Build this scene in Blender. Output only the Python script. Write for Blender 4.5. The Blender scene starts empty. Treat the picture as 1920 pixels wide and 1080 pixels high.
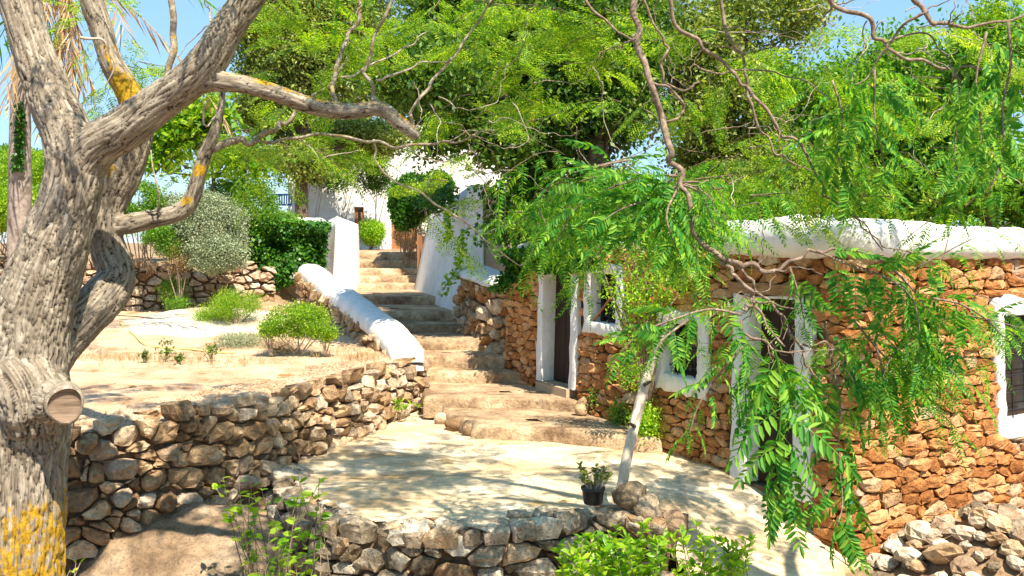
import bpy, math, random
import numpy as np
from mathutils import Vector, Matrix

# ------------------------------------------------------------------ camera, light, exposure
sc = bpy.context.scene
E = 2.5                                   # eye height above the courtyard floor (metres)
F = 1700.0; HY = 455.0                    # focal length and horizon row, in pixels of the 1920 px photograph
cd = bpy.data.cameras.new('camera'); cam = bpy.data.objects.new('camera', cd)
sc.collection.objects.link(cam); sc.camera = cam
cam.location = (0, 0, E); cam.rotation_euler = (math.radians(90), 0, 0)
cd.sensor_width = 36; cd.lens = 36 * F / 1920; cd.shift_y = (HY - 540) / 1920
cd.clip_start = 0.05; cd.clip_end = 3000
SUN_AZ = (0.47, -0.883); SUN_EL = 56.0    # horizontal direction towards the sun, elevation
world = bpy.data.worlds.new('World'); sc.world = world; world.use_nodes = True
wn = world.node_tree; wn.nodes.clear()
sky = wn.nodes.new('ShaderNodeTexSky'); sky.sky_type = 'NISHITA'; sky.sun_disc = False
sky.sun_elevation = math.radians(SUN_EL)
sky.sun_rotation = math.atan2(SUN_AZ[0], SUN_AZ[1])
sky.air_density = 1.0; sky.dust_density = 0.15; sky.ozone_density = 1.0
wb = wn.nodes.new('ShaderNodeBackground'); wb.inputs['Strength'].default_value = 0.14
wo = wn.nodes.new('ShaderNodeOutputWorld')
wm = wn.nodes.new('ShaderNodeMix'); wm.data_type = 'RGBA'; wm.inputs[0].default_value = 0.72   # clear blue air, evened out over the whole dome
wm.inputs[7].default_value = (0.95, 1.95, 3.2, 1)
wn.links.new(sky.outputs[0], wm.inputs[6]); wn.links.new(wm.outputs[2], wb.inputs[0]); wn.links.new(wb.outputs[0], wo.inputs[0])
sl = bpy.data.lights.new('sun', 'SUN'); sl.energy = 5.0; sl.angle = math.radians(0.55); sl.color = (1.0, 0.90, 0.74)
sun = bpy.data.objects.new('sun', sl); sc.collection.objects.link(sun)
ce = math.cos(math.radians(SUN_EL)); hn = math.hypot(*SUN_AZ)
to_sun = Vector((SUN_AZ[0] / hn * ce, SUN_AZ[1] / hn * ce, math.sin(math.radians(SUN_EL))))
sun.rotation_euler = to_sun.to_track_quat('Z', 'Y').to_euler(); sun.location = (5, -10, 20)
sc.view_settings.view_transform = 'Standard'; sc.view_settings.look = 'None'
sc.view_settings.exposure = 1.15; sc.view_settings.gamma = 1.0; sc.view_settings.use_curve_mapping = False
sc.render.engine = 'CYCLES'
sc.cycles.max_bounces = 7; sc.cycles.diffuse_bounces = 4; sc.cycles.glossy_bounces = 2
sc.cycles.transmission_bounces = 4; sc.cycles.transparent_max_bounces = 4
sc.cycles.use_denoising = True

# ------------------------------------------------------------------ helpers
rng = np.random.default_rng(7)
random.seed(7)
col = sc.collection
def P(px, py, d):
    "world point seen at photo pixel (px, py) at distance d in front of the camera"
    return np.array([(px - 960) / F * d, d, E - (py - HY) / F * d])
def PP(pts):
    "list of (px, py, d, r) -> points, radii"
    return np.array([P(a[0], a[1], a[2]) for a in pts]), np.array([a[3] for a in pts])

def _h(i, s):
    i = (i.astype(np.int64) * 374761393 + s * 668265263) & 0x7fffffff
    i = ((i ^ (i >> 13)) * 1274126177) & 0x7fffffff
    return i ^ (i >> 16)
def vn(p, seed=0):
    "value noise in -1..1 of an (n,3) array"
    p = np.asarray(p, float); f = np.floor(p).astype(np.int64); t = p - f; t = t * t * (3 - 2 * t)
    out = 0
    for a in (0, 1):
        for b in (0, 1):
            for c in (0, 1):
                h = _h(f[:, 0] + a + _h(f[:, 1] + b + _h(f[:, 2] + c, 3 + seed), 2), 1)
                w = (t[:, 0] if a else 1 - t[:, 0]) * (t[:, 1] if b else 1 - t[:, 1]) * (t[:, 2] if c else 1 - t[:, 2])
                out = out + w * ((h % 10007) / 5003.5 - 1)
    return out
def fbm(p, o=4, seed=0):
    p = np.asarray(p, float); s = 0; a = 1; n = 0
    for k in range(o):
        s = s + a * vn(p * 2 ** k + 17.3 * k, seed + k); n += a; a *= .5
    return s / n

def mesh(name, V, Fc, mat=None, parent=None, smooth=True, loc=None, mats=None, midx=None):
    "V (n,3), Fc: (m,k) array or list of tuples -> linked mesh object"
    me = bpy.data.meshes.new(name)
    V = np.asarray(V, np.float32)
    if isinstance(Fc, np.ndarray):
        k = Fc.shape[1]
        me.vertices.add(len(V)); me.vertices.foreach_set('co', V.ravel())
        me.loops.add(Fc.size); me.loops.foreach_set('vertex_index', Fc.astype(np.int32).ravel())
        me.polygons.add(len(Fc)); me.polygons.foreach_set('loop_start', np.arange(0, Fc.size, k, dtype=np.int32))
        me.update(calc_edges=True)
    else:
        me.from_pydata(V.tolist(), [], Fc); me.update()
    me.polygons.foreach_set('use_smooth', np.full(len(me.polygons), smooth))
    for m in (mats or ([mat] if mat else [])): me.materials.append(m)
    if midx is not None: me.polygons.foreach_set('material_index', np.asarray(midx, np.int32))
    o = bpy.data.objects.new(name, me); col.objects.link(o)
    if parent is not None: o.parent = parent
    if loc is not None: o.location = loc
    return o
def thing(name, label, cat, loc=(0, 0, 0), group=None):
    o = bpy.data.objects.new(name, None); col.objects.link(o); o.location = loc; o.empty_display_size = .2
    return tag(o, label, cat, group)
def tag(o, label, cat, group=None):
    o['label'] = label; o['category'] = cat
    if group: o['group'] = group
    return o
def struct(o): o['kind'] = 'structure'; return o
def stuff(o): o['kind'] = 'stuff'; return o
def part(name, V, Fc, mat, root, **k):
    "world-space vertices, stored relative to the parent's base"
    off = np.array(root['_o']) if '_o' in root.keys() else np.array(root.location)
    return mesh(name, np.asarray(V) - off, Fc, mat, root, **k)
def base(root, p):
    root.location = tuple(float(x) for x in p); return root

def spline(pts, n, extra=None):
    "Catmull-Rom through the points, n samples per span; extra columns interpolated too"
    A = np.asarray(pts, float)
    if extra is not None: A = np.column_stack([A, extra])
    if len(A) == 2: A = np.vstack([A[0], A.mean(0), A[1]])
    Q = np.vstack([2 * A[0] - A[1], A, 2 * A[-1] - A[-2]]); out = []
    for i in range(1, len(Q) - 2):
        p0, p1, p2, p3 = Q[i - 1:i + 3]
        for t in np.arange(n) / n:
            out.append(.5 * (2 * p1 + (p2 - p0) * t + (2 * p0 - 5 * p1 + 4 * p2 - p3) * t * t + (3 * p1 - p0 - 3 * p2 + p3) * t ** 3))
    out.append(A[-1]); return np.array(out)
def frames(C):
    T = np.gradient(C, axis=0); T /= np.linalg.norm(T, axis=1)[:, None] + 1e-9
    N = np.zeros_like(T); ref = np.array([0.13, -1, 0.21]); v = ref - T[0] * ref.dot(T[0]); N[0] = v / np.linalg.norm(v)
    for i in range(1, len(T)):
        v = N[i - 1] - T[i] * N[i - 1].dot(T[i]); N[i] = v / (np.linalg.norm(v) + 1e-9)
    return T, N, np.cross(T, N)
def tube(pts, rad, k=8, n=5, rough=0., caps=True, off=0):
    "-> V, F (quads; caps are fans of degenerate quads)"
    S = spline(pts, n, np.asarray(rad, float)); C, R = S[:, :3], np.maximum(S[:, 3], .0008)
    T, N, B = frames(C); a = np.arange(k) * 2 * math.pi / k
    ring = C[:, None] + R[:, None, None] * (np.cos(a)[None, :, None] * N[:, None] + np.sin(a)[None, :, None] * B[:, None])
    V = ring.reshape(-1, 3)
    if rough:
        d = (V - np.repeat(C, k, 0)); V = V + d * (rough * fbm(V * 9, 3, 5))[:, None]
    i = np.arange(len(C) - 1)[:, None] * k; j = np.arange(k)[None]; j2 = (j + 1) % k
    Fq = np.stack([i + j, i + j2, i + k + j2, i + k + j], -1).reshape(-1, 4)
    if caps:
        m = len(V); V = np.vstack([V, C[0], C[-1]]); L = (len(C) - 1) * k
        c0 = [(m, (q + 1) % k, q, q) for q in range(0)]
        Fc = []
        for q in range(0, k, 2):
            Fc.append((m, (q + 2) % k, (q + 1) % k, q)); Fc.append((m + 1, L + q, L + (q + 1) % k, L + (q + 2) % k))
        Fq = np.vstack([Fq, np.array(Fc)])
    return V, Fq + off
class Acc:
    "collects quads"
    def __init__(s): s.V = []; s.F = []; s.n = 0
    def add(s, V, Fq): s.V.append(np.asarray(V)); s.F.append(np.asarray(Fq) + s.n); s.n += len(V)
    def get(s): return np.vstack(s.V), np.vstack(s.F)
    def tube(s, *a, **k): s.add(*tube(*a, **k)); return s
BOXF = np.array([(0, 1, 3, 2), (4, 6, 7, 5), (0, 4, 5, 1), (2, 3, 7, 6), (0, 2, 6, 4), (1, 5, 7, 3)])
def box(c, ax, ay, az):
    "centre and three half-axis vectors"
    c, ax, ay, az = map(np.asarray, (c, ax, ay, az))
    V = np.array([c + i * ax + j * ay + k * az for i in (-1, 1) for j in (-1, 1) for k in (-1, 1)]); return V, BOXF

# ------------------------------------------------------------------ materials
def nt(name):
    m = bpy.data.materials.new(name); m.use_nodes = True; t = m.node_tree; t.nodes.clear()
    return m, t, t.nodes, t.links
def nd(N, typ, **k):
    n = N.new('ShaderNode' + typ)
    for a, b in k.items(): setattr(n, a, b)
    return n
def ramp(N, L, src, stops):
    r = nd(N, 'ValToRGB'); cr = r.color_ramp
    while len(cr.elements) < len(stops): cr.elements.new(.5)
    for e, (p, c) in zip(cr.elements, stops): e.position = p; e.color = (*c, 1) if len(c) == 3 else c
    L.new(src, r.inputs[0]); return r.outputs[0]
def mixc(N, L, fac, a, b, typ='MIX'):
    m = nd(N, 'Mix', data_type='RGBA', blend_type=typ)
    for s, v in ((0, fac), (6, a), (7, b)):
        if hasattr(v, 'links'): L.new(v, m.inputs[s])
        else: m.inputs[s].default_value = v if s == 0 else (*v, 1)
    return m.outputs[2]
def math_(N, L, op, a, b=None, c=None):
    m = nd(N, 'Math', operation=op)
    for s, v in ((0, a), (1, b), (2, c)):
        if v is None: continue
        if hasattr(v, 'links'): L.new(v, m.inputs[s])
        else: m.inputs[s].default_value = v
    return m.outputs[0]
def noise(N, L, vec, scale, det=5, rough=.6, dist=0.):
    n = nd(N, 'TexNoise'); n.inputs['Scale'].default_value = scale; n.inputs['Detail'].default_value = det
    n.inputs['Roughness'].default_value = rough; n.inputs['Distortion'].default_value = dist
    L.new(vec, n.inputs['Vector']); return n.outputs[0]
def rnd(N, L):
    "a random number per object and per loose piece"
    g = nd(N, 'NewGeometry'); o = nd(N, 'ObjectInfo')
    return math_(N, L, 'FRACT', math_(N, L, 'ADD', g.outputs['Random Per Island'], o.outputs['Random']))
def rock(name, cols, scale=3., bump=.6, bscale=14., rough=.9, vary=.35, spots=None, strat=None, dist=.045, pits=0., cracks=0.):
    return _rock(name, cols, scale, bump, bscale, rough, vary, spots, strat, dist, pits, cracks)
def _rock(name, cols, scale=3., bump=.6, bscale=14., rough=.9, vary=.35, spots=None, strat=None, dist=.045, pits=0., cracks=0.):
    m, t, N, L = nt(name); g = nd(N, 'NewGeometry'); pos = g.outputs['Position']; r = rnd(N, L)
    vm = nd(N, 'VectorMath', operation='ADD'); cx = nd(N, 'CombineXYZ'); L.new(math_(N, L, 'MULTIPLY', r, 37.), cx.inputs[0])
    L.new(pos, vm.inputs[0]); L.new(cx.outputs[0], vm.inputs[1]); v = vm.outputs[0]
    if strat:
        mp = nd(N, 'Mapping'); mp.inputs['Scale'].default_value = strat; L.new(v, mp.inputs[0]); v = mp.outputs[0]
    n1 = noise(N, L, v, scale, 6, .62, .3)
    f = math_(N, L, 'ADD', n1, math_(N, L, 'MULTIPLY', math_(N, L, 'SUBTRACT', r, .5), vary))
    k = len(cols); c = ramp(N, L, f, [(.3 + .42 * i / (k - 1), cc) for i, cc in enumerate(cols)])
    n2 = noise(N, L, v, bscale, 8, .7)
    c = mixc(N, L, .55, c, ramp(N, L, n2, [(.36, (.35,) * 3), (.6, (1.2,) * 3)]), 'MULTIPLY')
    if spots:
        for sc_, lo, cc in spots:
            n3 = noise(N, L, pos, sc_, 5, .6)
            c = mixc(N, L, ramp(N, L, n3, [(lo, (0, 0, 0)), (lo + .06, (1, 1, 1))]), c, cc)
    if pits:
        v2 = nd(N, 'TexVoronoi'); v2.inputs['Scale'].default_value = bscale * 2.2; L.new(v, v2.inputs['Vector'])
        c = mixc(N, L, ramp(N, L, v2.outputs[0], [(.12, (min(1., pits),) * 3), (.3, (0, 0, 0))]), c, tuple(x * .45 for x in cols[0]))
    b = nd(N, 'BsdfPrincipled'); b.inputs['Roughness'].default_value = rough; b.inputs['Specular IOR Level'].default_value = .2
    L.new(c, b.inputs['Base Color'])
    hgt = math_(N, L, 'ADD', math_(N, L, 'MULTIPLY', n1, .6), n2)
    if pits:
        vo = nd(N, 'TexVoronoi'); vo.inputs['Scale'].default_value = bscale * 1.6; L.new(v, vo.inputs['Vector'])
        hgt = math_(N, L, 'ADD', hgt, math_(N, L, 'MULTIPLY', math_(N, L, 'MINIMUM', vo.outputs[0], .35), pits))
    if cracks:
        wp = nd(N, 'VectorMath', operation='ADD'); nv = nd(N, 'TexNoise'); nv.inputs['Scale'].default_value = 3; nv.inputs['Detail'].default_value = 4; L.new(pos, nv.inputs['Vector'])
        ms = nd(N, 'VectorMath', operation='SCALE'); ms.inputs['Scale'].default_value = .5; L.new(nv.outputs['Color'], ms.inputs[0]); L.new(pos, wp.inputs[0]); L.new(ms.outputs[0], wp.inputs[1])
        ve = nd(N, 'TexVoronoi', feature='DISTANCE_TO_EDGE'); ve.inputs['Scale'].default_value = cracks; L.new(wp.outputs[0], ve.inputs['Vector'])
        ck = ramp(N, L, math_(N, L, 'ADD', ve.outputs['Distance'], math_(N, L, 'MULTIPLY', math_(N, L, 'SUBTRACT', n2, .5), .06)), [(.008, (1, 1, 1)), (.035, (0, 0, 0))])
        c2 = mixc(N, L, math_(N, L, 'MULTIPLY', ck, .4), c, tuple(x * .5 for x in cols[0])); L.new(c2, b.inputs['Base Color'])
        hgt = math_(N, L, 'SUBTRACT', hgt, math_(N, L, 'MULTIPLY', ck, .35))
    bp = nd(N, 'Bump'); bp.inputs['Strength'].default_value = bump; bp.inputs['Distance'].default_value = dist
    L.new(hgt, bp.inputs['Height']); L.new(bp.outputs[0], b.inputs['Normal'])
    o = nd(N, 'OutputMaterial'); L.new(b.outputs[0], o.inputs[0]); return m
def leafm(name, dark, mid, light, trans=.45, rough=.45, tcol=None, spec=.3):
    m, t, N, L = nt(name); g = nd(N, 'NewGeometry'); r = g.outputs['Random Per Island']; oi = nd(N, 'ObjectInfo')
    n = noise(N, L, g.outputs['Position'], 1.3, 3)
    f = math_(N, L, 'ADD', math_(N, L, 'MULTIPLY', math_(N, L, 'FRACT', math_(N, L, 'ADD', r, oi.outputs['Random'])), .6), math_(N, L, 'MULTIPLY', n, .4))
    c = ramp(N, L, f, [(.12, dark), (.45, mid), (.80, light), (.93, tuple(.5 * x + .5 * y for x, y in zip(light, (.55, .45, .08))))])
    b = nd(N, 'BsdfPrincipled'); b.inputs['Roughness'].default_value = rough; b.inputs['Specular IOR Level'].default_value = spec
    L.new(c, b.inputs['Base Color'])
    tr = nd(N, 'BsdfTranslucent'); L.new(mixc(N, L, 1., c, tcol or (1.5, 1.5, .45), 'MULTIPLY'), tr.inputs[0])
    ms = nd(N, 'MixShader'); ms.inputs[0].default_value = trans; L.new(b.outputs[0], ms.inputs[1]); L.new(tr.outputs[0], ms.inputs[2])
    o = nd(N, 'OutputMaterial'); L.new(ms.outputs[0], o.inputs[0]); return m
def plain(name, c, rough=.6, metal=0., var=.25, scale=20., bump=.15, spec=.4):
    m, t, N, L = nt(name); g = nd(N, 'NewGeometry'); n = noise(N, L, g.outputs['Position'], scale, 5, .65)
    cc = mixc(N, L, 1., c, ramp(N, L, n, [(.25, (1 - var,) * 3), (.75, (1 + var,) * 3)]), 'MULTIPLY')
    b = nd(N, 'BsdfPrincipled'); b.inputs['Roughness'].default_value = rough; b.inputs['Metallic'].default_value = metal
    b.inputs['Specular IOR Level'].default_value = spec; L.new(cc, b.inputs['Base Color'])
    bp = nd(N, 'Bump'); bp.inputs['Strength'].default_value = bump; bp.inputs['Distance'].default_value = .01
    L.new(n, bp.inputs['Height']); L.new(bp.outputs[0], b.inputs['Normal'])
    o = nd(N, 'OutputMaterial'); L.new(b.outputs[0], o.inputs[0]); return m
def wood(name, c1, c2, axis=(30, 30, 1.5), rough=.7):
    m, t, N, L = nt(name); g = nd(N, 'NewGeometry'); mp = nd(N, 'Mapping'); mp.inputs['Scale'].default_value = axis
    L.new(g.outputs['Position'], mp.inputs[0]); n = noise(N, L, mp.outputs[0], 1., 6, .6, .5)
    b = nd(N, 'BsdfPrincipled'); b.inputs['Roughness'].default_value = rough; b.inputs['Specular IOR Level'].default_value = .25
    L.new(ramp(N, L, n, [(.3, c1), (.7, c2)]), b.inputs['Base Color'])
    bp = nd(N, 'Bump'); bp.inputs['Strength'].default_value = .4; bp.inputs['Distance'].default_value = .006
    L.new(n, bp.inputs['Height']); L.new(bp.outputs[0], b.inputs['Normal'])
    o = nd(N, 'OutputMaterial'); L.new(b.outputs[0], o.inputs[0]); return m
def barkm(name, c1, c2, c3, attr=True, lich=True, sc_=1.):
    m, t, N, L = nt(name)
    if attr:
        a = nd(N, 'Attribute', attribute_name='bark'); v = a.outputs['Vector']
    else:
        a = nd(N, 'NewGeometry'); v = a.outputs['Position']
    n1 = noise(N, L, v, 1.2 * sc_ if attr else 30 * sc_, 8, .65, .4)
    n2 = noise(N, L, v, 4. * sc_ if attr else 90 * sc_, 6, .7)
    c = ramp(N, L, n1, [(.3, c1), (.5, c2), (.68, c3)])
    c = mixc(N, L, .6, c, ramp(N, L, n2, [(.3, (.5,) * 3), (.65, (1.2,) * 3)]), 'MULTIPLY')
    if attr:
        cr = nd(N, 'Attribute', attribute_name='crest')
        c = mixc(N, L, ramp(N, L, cr.outputs['Fac'], [(.10, (1, 1, 1)), (.42, (0, 0, 0))]), c, tuple(x * .35 for x in c1))
    if lich:
        li = nd(N, 'Attribute', attribute_name='lichen'); g = nd(N, 'NewGeometry')
        n3 = noise(N, L, g.outputs['Position'], 16, 6, .7); n4 = noise(N, L, g.outputs['Position'], 60, 4, .6)
        n5 = noise(N, L, v, 1.1, 5, .6); n3 = math_(N, L, 'ADD', math_(N, L, 'MULTIPLY', n3, .5), math_(N, L, 'MULTIPLY', n5, .5))
        fac = math_(N, L, 'ADD', li.outputs['Fac'], math_(N, L, 'SUBTRACT', n3, 1.0))
        fac = ramp(N, L, fac, [(.1, (0, 0, 0)), (.17, (1, 1, 1))])
        c = mixc(N, L, fac, c, ramp(N, L, n4, [(.3, (.24, .13, .015)), (.6, (.50, .30, .018))]))
    b = nd(N, 'BsdfPrincipled'); b.inputs['Roughness'].default_value = .9; b.inputs['Specular IOR Level'].default_value = .15
    L.new(c, b.inputs['Base Color'])
    bp = nd(N, 'Bump'); bp.inputs['Strength'].default_value = .7; bp.inputs['Distance'].default_value = .012 if attr else .004
    L.new(math_(N, L, 'ADD', n1, math_(N, L, 'MULTIPLY', n2, .5)), bp.inputs['Height']); L.new(bp.outputs[0], b.inputs['Normal'])
    o = nd(N, 'OutputMaterial'); L.new(b.outputs[0], o.inputs[0]); return m

M = {}
M['orange'] = rock('ochre_stone', [(.36, .14, .04), (.60, .26, .085), (.76, .42, .19)], 5, 1., 17, vary=.45, spots=[(1.7, .64, (.50, .38, .27)), (6, .66, (.66, .47, .30))], pits=.7)
M['sandy'] = rock('sandy_ochre_stone', [(.46, .26, .12), (.66, .44, .25), (.80, .62, .42)], 5, 1., 17, vary=.4, pits=.6)
M['rubble'] = rock('tan_rubble', [(.28, .17, .09), (.58, .39, .22), (.80, .61, .41)], 5, 1., 16, vary=.4, pits=.6)
M['grey'] = rock('grey_limestone', [(.24, .18, .115), (.56, .45, .32), (.82, .71, .55)], 4, 1., 15, vary=.5, spots=[(2.5, .64, (.45, .26, .13))], pits=.8)
M['pale'] = rock('pale_rubble', [(.36, .24, .15), (.56, .42, .29), (.72, .60, .46)], 4, .9, 20, vary=.4, pits=.5)
M['earth'] = rock('earth_core', [(.18, .11, .06), (.34, .22, .13), (.46, .31, .19)], 6, .8, 30, vary=0)
M['oearth'] = rock('clay_joint', [(.17, .075, .03), (.32, .15, .06), (.44, .23, .10)], 6, .8, 30, vary=0)
M['soil'] = rock('dry_soil', [(.38, .22, .12), (.60, .41, .26), (.72, .55, .38)], 1.2, .7, 38, vary=0, spots=[(3.2, .60, (.33, .17, .07)), (.7, .68, (.74, .63, .50))], dist=.03)
M['court'] = rock('courtyard_rock', [(.44, .29, .14), (.77, .60, .38), (.88, .78, .60)], 1.1, .8, 9, vary=0, spots=[(.9, .62, (.50, .33, .14)), (5, .66, (.40, .29, .19))], strat=(.6, 1.6, 1), dist=.05, pits=.4)
M['step'] = rock('step_stone', [(.24, .15, .085), (.52, .37, .225), (.76, .60, .40)], 2.2, 1., 13, vary=.1, spots=[(2.2, .62, (.20, .14, .09))], strat=(1, 1.5, 1), dist=.04, pits=.5)
M['ledge'] = rock('white_rock', [(.50, .38, .26), (.70, .58, .45), (.80, .71, .60)], 1.4, .8, 12, vary=0, dist=.04, pits=.3)
M['ground'] = rock('hill_ground', [(.20, .13, .07), (.34, .23, .13), (.42, .32, .2)], .8, .7, 14, vary=0)
M['sunk'] = rock('brown_rock', [(.18, .115, .065), (.36, .25, .155), (.50, .39, .27)], 1.5, .9, 12, vary=0, dist=.05, pits=.6)
def limewash(name, c, stain=(.45, .36, .26)):
    m, t, N, L = nt(name); g = nd(N, 'NewGeometry'); p = g.outputs['Position']
    n = noise(N, L, p, 3, 6, .65); n2 = noise(N, L, p, 22, 6, .7)
    cc = mixc(N, L, 1., c, ramp(N, L, n, [(.3, (.86, .85, .82)), (.6, (1.03,) * 3)]), 'MULTIPLY')
    cc = mixc(N, L, ramp(N, L, noise(N, L, p, 7, 8, .75), [(.60, (0, 0, 0)), (.74, (.75,) * 3)]), cc, stain)
    mp = nd(N, 'Mapping'); mp.inputs['Scale'].default_value = (9, 9, 1.1); L.new(p, mp.inputs[0])
    cc = mixc(N, L, ramp(N, L, noise(N, L, mp.outputs[0], 1., 7, .7), [(.5, (0, 0, 0)), (.75, (.45,) * 3)]), cc, (.50, .45, .38))
    b = nd(N, 'BsdfPrincipled'); b.inputs['Roughness'].default_value = .85; b.inputs['Specular IOR Level'].default_value = .2
    L.new(cc, b.inputs['Base Color']); bp = nd(N, 'Bump'); bp.inputs['Strength'].default_value = .9; bp.inputs['Distance'].default_value = .03
    L.new(math_(N, L, 'ADD', n, math_(N, L, 'MULTIPLY', n2, .4)), bp.inputs['Height']); L.new(bp.outputs[0], b.inputs['Normal'])
    o = nd(N, 'OutputMaterial'); L.new(b.outputs[0], o.inputs[0]); return m
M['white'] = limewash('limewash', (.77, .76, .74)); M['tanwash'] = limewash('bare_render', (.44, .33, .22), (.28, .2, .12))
M['bark'] = barkm('grey_bark', (.12, .09, .06), (.28, .232, .175), (.50, .44, .35))
M['twig'] = barkm('twig_bark', (.10, .07, .05), (.23, .165, .12), (.38, .30, .235), attr=False, lich=False)
M['ltwig'] = barkm('pale_twig', (.26, .20, .15), (.45, .37, .29), (.58, .50, .41), attr=False, lich=False)
M['dtrunk'] = barkm('dark_trunk', (.06, .045, .03), (.14, .10, .07), (.24, .18, .13), attr=False, lich=False, sc_=.4)
M['palmtrunk'] = barkm('palm_trunk', (.14, .10, .08), (.30, .24, .20), (.42, .35, .30), attr=False, lich=False, sc_=.3)
M['pole'] = wood('bleached_wood', (.46, .33, .23), (.80, .69, .57), (25, 25, 3))
M['door'] = wood('dark_door_wood', (.018, .010, .006), (.05, .028, .016), (40, 40, 2))
M['odoor'] = wood('orange_door_wood', (.26, .11, .04), (.44, .20, .08), (14, 14, 1))
M['lintel'] = wood('lintel_wood', (.20, .10, .04), (.40, .22, .10), (6, 6, 30))
M['cut'] = wood('sawn_wood', (.13, .085, .055), (.32, .225, .155), (4, 4, 60))
M['iron'] = plain('dark_iron', (.03, .03, .032), .6, .6)
M['pane'] = plain('dark_glass', (.012, .011, .010), .12, 0, .1, 2, 0, .5)
M['blue'] = plain('blue_paint', (.02, .13, .42), .5)
M['pot'] = plain('black_plastic', (.008, .012, .022), .35, 0, .1, 30, .05, .5)
M['hose'] = plain('hose_rubber', (.62, .50, .18), .5)
M['black'] = plain('black_rubber', (.02, .02, .02), .5)
M['bluecap'] = plain('blue_plastic', (.02, .15, .7), .35)
# foliage
M['l_pin'] = leafm('pinnate_leaf', (.02, .13, .012), (.08, .28, .02), (.30, .48, .035), .48)
M['l_hang'] = leafm('hanging_leaf', (.022, .13, .022), (.07, .26, .03), (.25, .44, .05), .42, .5, spec=.2)
M['l_lime'] = leafm('lime_leaf', (.04, .14, .010), (.15, .32, .018), (.46, .56, .045), .48)
M['l_oak'] = leafm('dark_leaf', (.018, .065, .012), (.06, .15, .02), (.18, .27, .035), .38)
M['l_olive'] = leafm('olive_leaf', (.06, .11, .02), (.17, .24, .045), (.38, .42, .11), .38)
M['l_mid'] = leafm('mid_leaf', (.03, .13, .014), (.10, .26, .02), (.28, .42, .04), .45)
M['l_ivy'] = leafm('ivy_leaf', (.012, .06, .010), (.035, .14, .015), (.12, .27, .02), .32, .35)
M['l_silver'] = leafm('silver_leaf', (.12, .17, .08), (.26, .32, .17), (.42, .46, .30), .2, .7, (1, 1, .8))
M['l_fresh'] = leafm('fresh_leaf', (.09, .24, .01), (.22, .44, .02), (.45, .60, .05), .45, .35)
M['l_dry'] = leafm('dry_leaf', (.22, .13, .05), (.42, .28, .13), (.6, .47, .26), .25, .8, (1.1, 1, .7))
M['l_litter'] = leafm('litter_leaf', (.12, .065, .03), (.26, .145, .065), (.44, .29, .15), .1, .8, (1.1, 1, .7))
M['l_succ'] = leafm('succulent_leaf', (.10, .15, .02), (.22, .27, .03), (.34, .36, .05), .15, .35, spec=.5)
M['l_pink'] = leafm('pink_petal', (.5, .05, .12), (.7, .12, .2), (.8, .3, .3), .3)

# ------------------------------------------------------------------ stone walls
class Path:
    "smooth ground line; outward normal is on the side given by sgn; batter = lean back per metre of height"
    def __init__(s, pts, sgn=1, n=12, batter=0., z0=0.):
        s.C = spline(np.asarray(pts, float), n); d = np.linalg.norm(np.diff(s.C[:, :2], axis=0), axis=1)
        s.L = np.concatenate([[0], np.cumsum(d)]); s.len = s.L[-1]; s.sgn = sgn; s.batter = batter; s.z0 = z0
        T = np.gradient(s.C[:, :2], axis=0); T /= np.linalg.norm(T, axis=1)[:, None]; s.T = T
    def at(s, u):
        x = np.interp(u, s.L, s.C[:, 0]); y = np.interp(u, s.L, s.C[:, 1])
        tx = np.interp(u, s.L, s.T[:, 0]); ty = np.interp(u, s.L, s.T[:, 1]); l = np.hypot(tx, ty); tx /= l; ty /= l
        return x, y, tx, ty
    def xyz(s, u, v, w=0.):
        x, y, tx, ty = s.at(u); nx, ny = ty * s.sgn, -tx * s.sgn; w = w - s.batter * (v - s.z0)
        return np.stack(np.broadcast_arrays(x + nx * w, y + ny * w, v), -1)
    def frame(s, u, v):
        x, y, tx, ty = s.at(u); n = np.array([ty * s.sgn, -tx * s.sgn, 0.]); 
        n[2] = s.batter; n /= np.linalg.norm(n); t = np.array([tx, ty, 0.]); up = np.cross(t, n) * (1 if s.sgn > 0 else -1)
        if up[2] < 0: up = -up
        return s.xyz(u, v), t, n, up
    def u_px(s, px):
        uu = np.linspace(0, s.len, 1500); x, y, _, _ = s.at(uu); return uu[np.argmin(np.abs(x / y - (px - 960) / F))]
    def z_px(s, u, py): return E - (py - HY) / F * s.at(u)[1]
class Flat:
    "horizontal strip along a path: v runs sideways inward"
    def __init__(s, path, zf): s.p = path; s.zf = zf; s.len = path.len
    def frame(s, u, v):
        x, y, tx, ty = s.p.at(u); nx, ny = ty * s.p.sgn, -tx * s.p.sgn
        return np.array([x - nx * v, y - ny * v, s.zf(u, v)]), np.array([tx, ty, 0.]), np.array([nx * .12, ny * .12, .99]), np.array([-nx, -ny, 0.])
def clip(poly, nx, ny, c):
    out = []; m = len(poly)
    for i in range(m):
        a, b = poly[i], poly[(i + 1) % m]; da = a[0] * nx + a[1] * ny - c; db = b[0] * nx + b[1] * ny - c
        if da <= 0: out.append(a)
        if (da < 0) != (db < 0) and da != db:
            t = da / (da - db); out.append((a[0] + (b[0] - a[0]) * t, a[1] + (b[1] - a[1]) * t))
    return out
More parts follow.
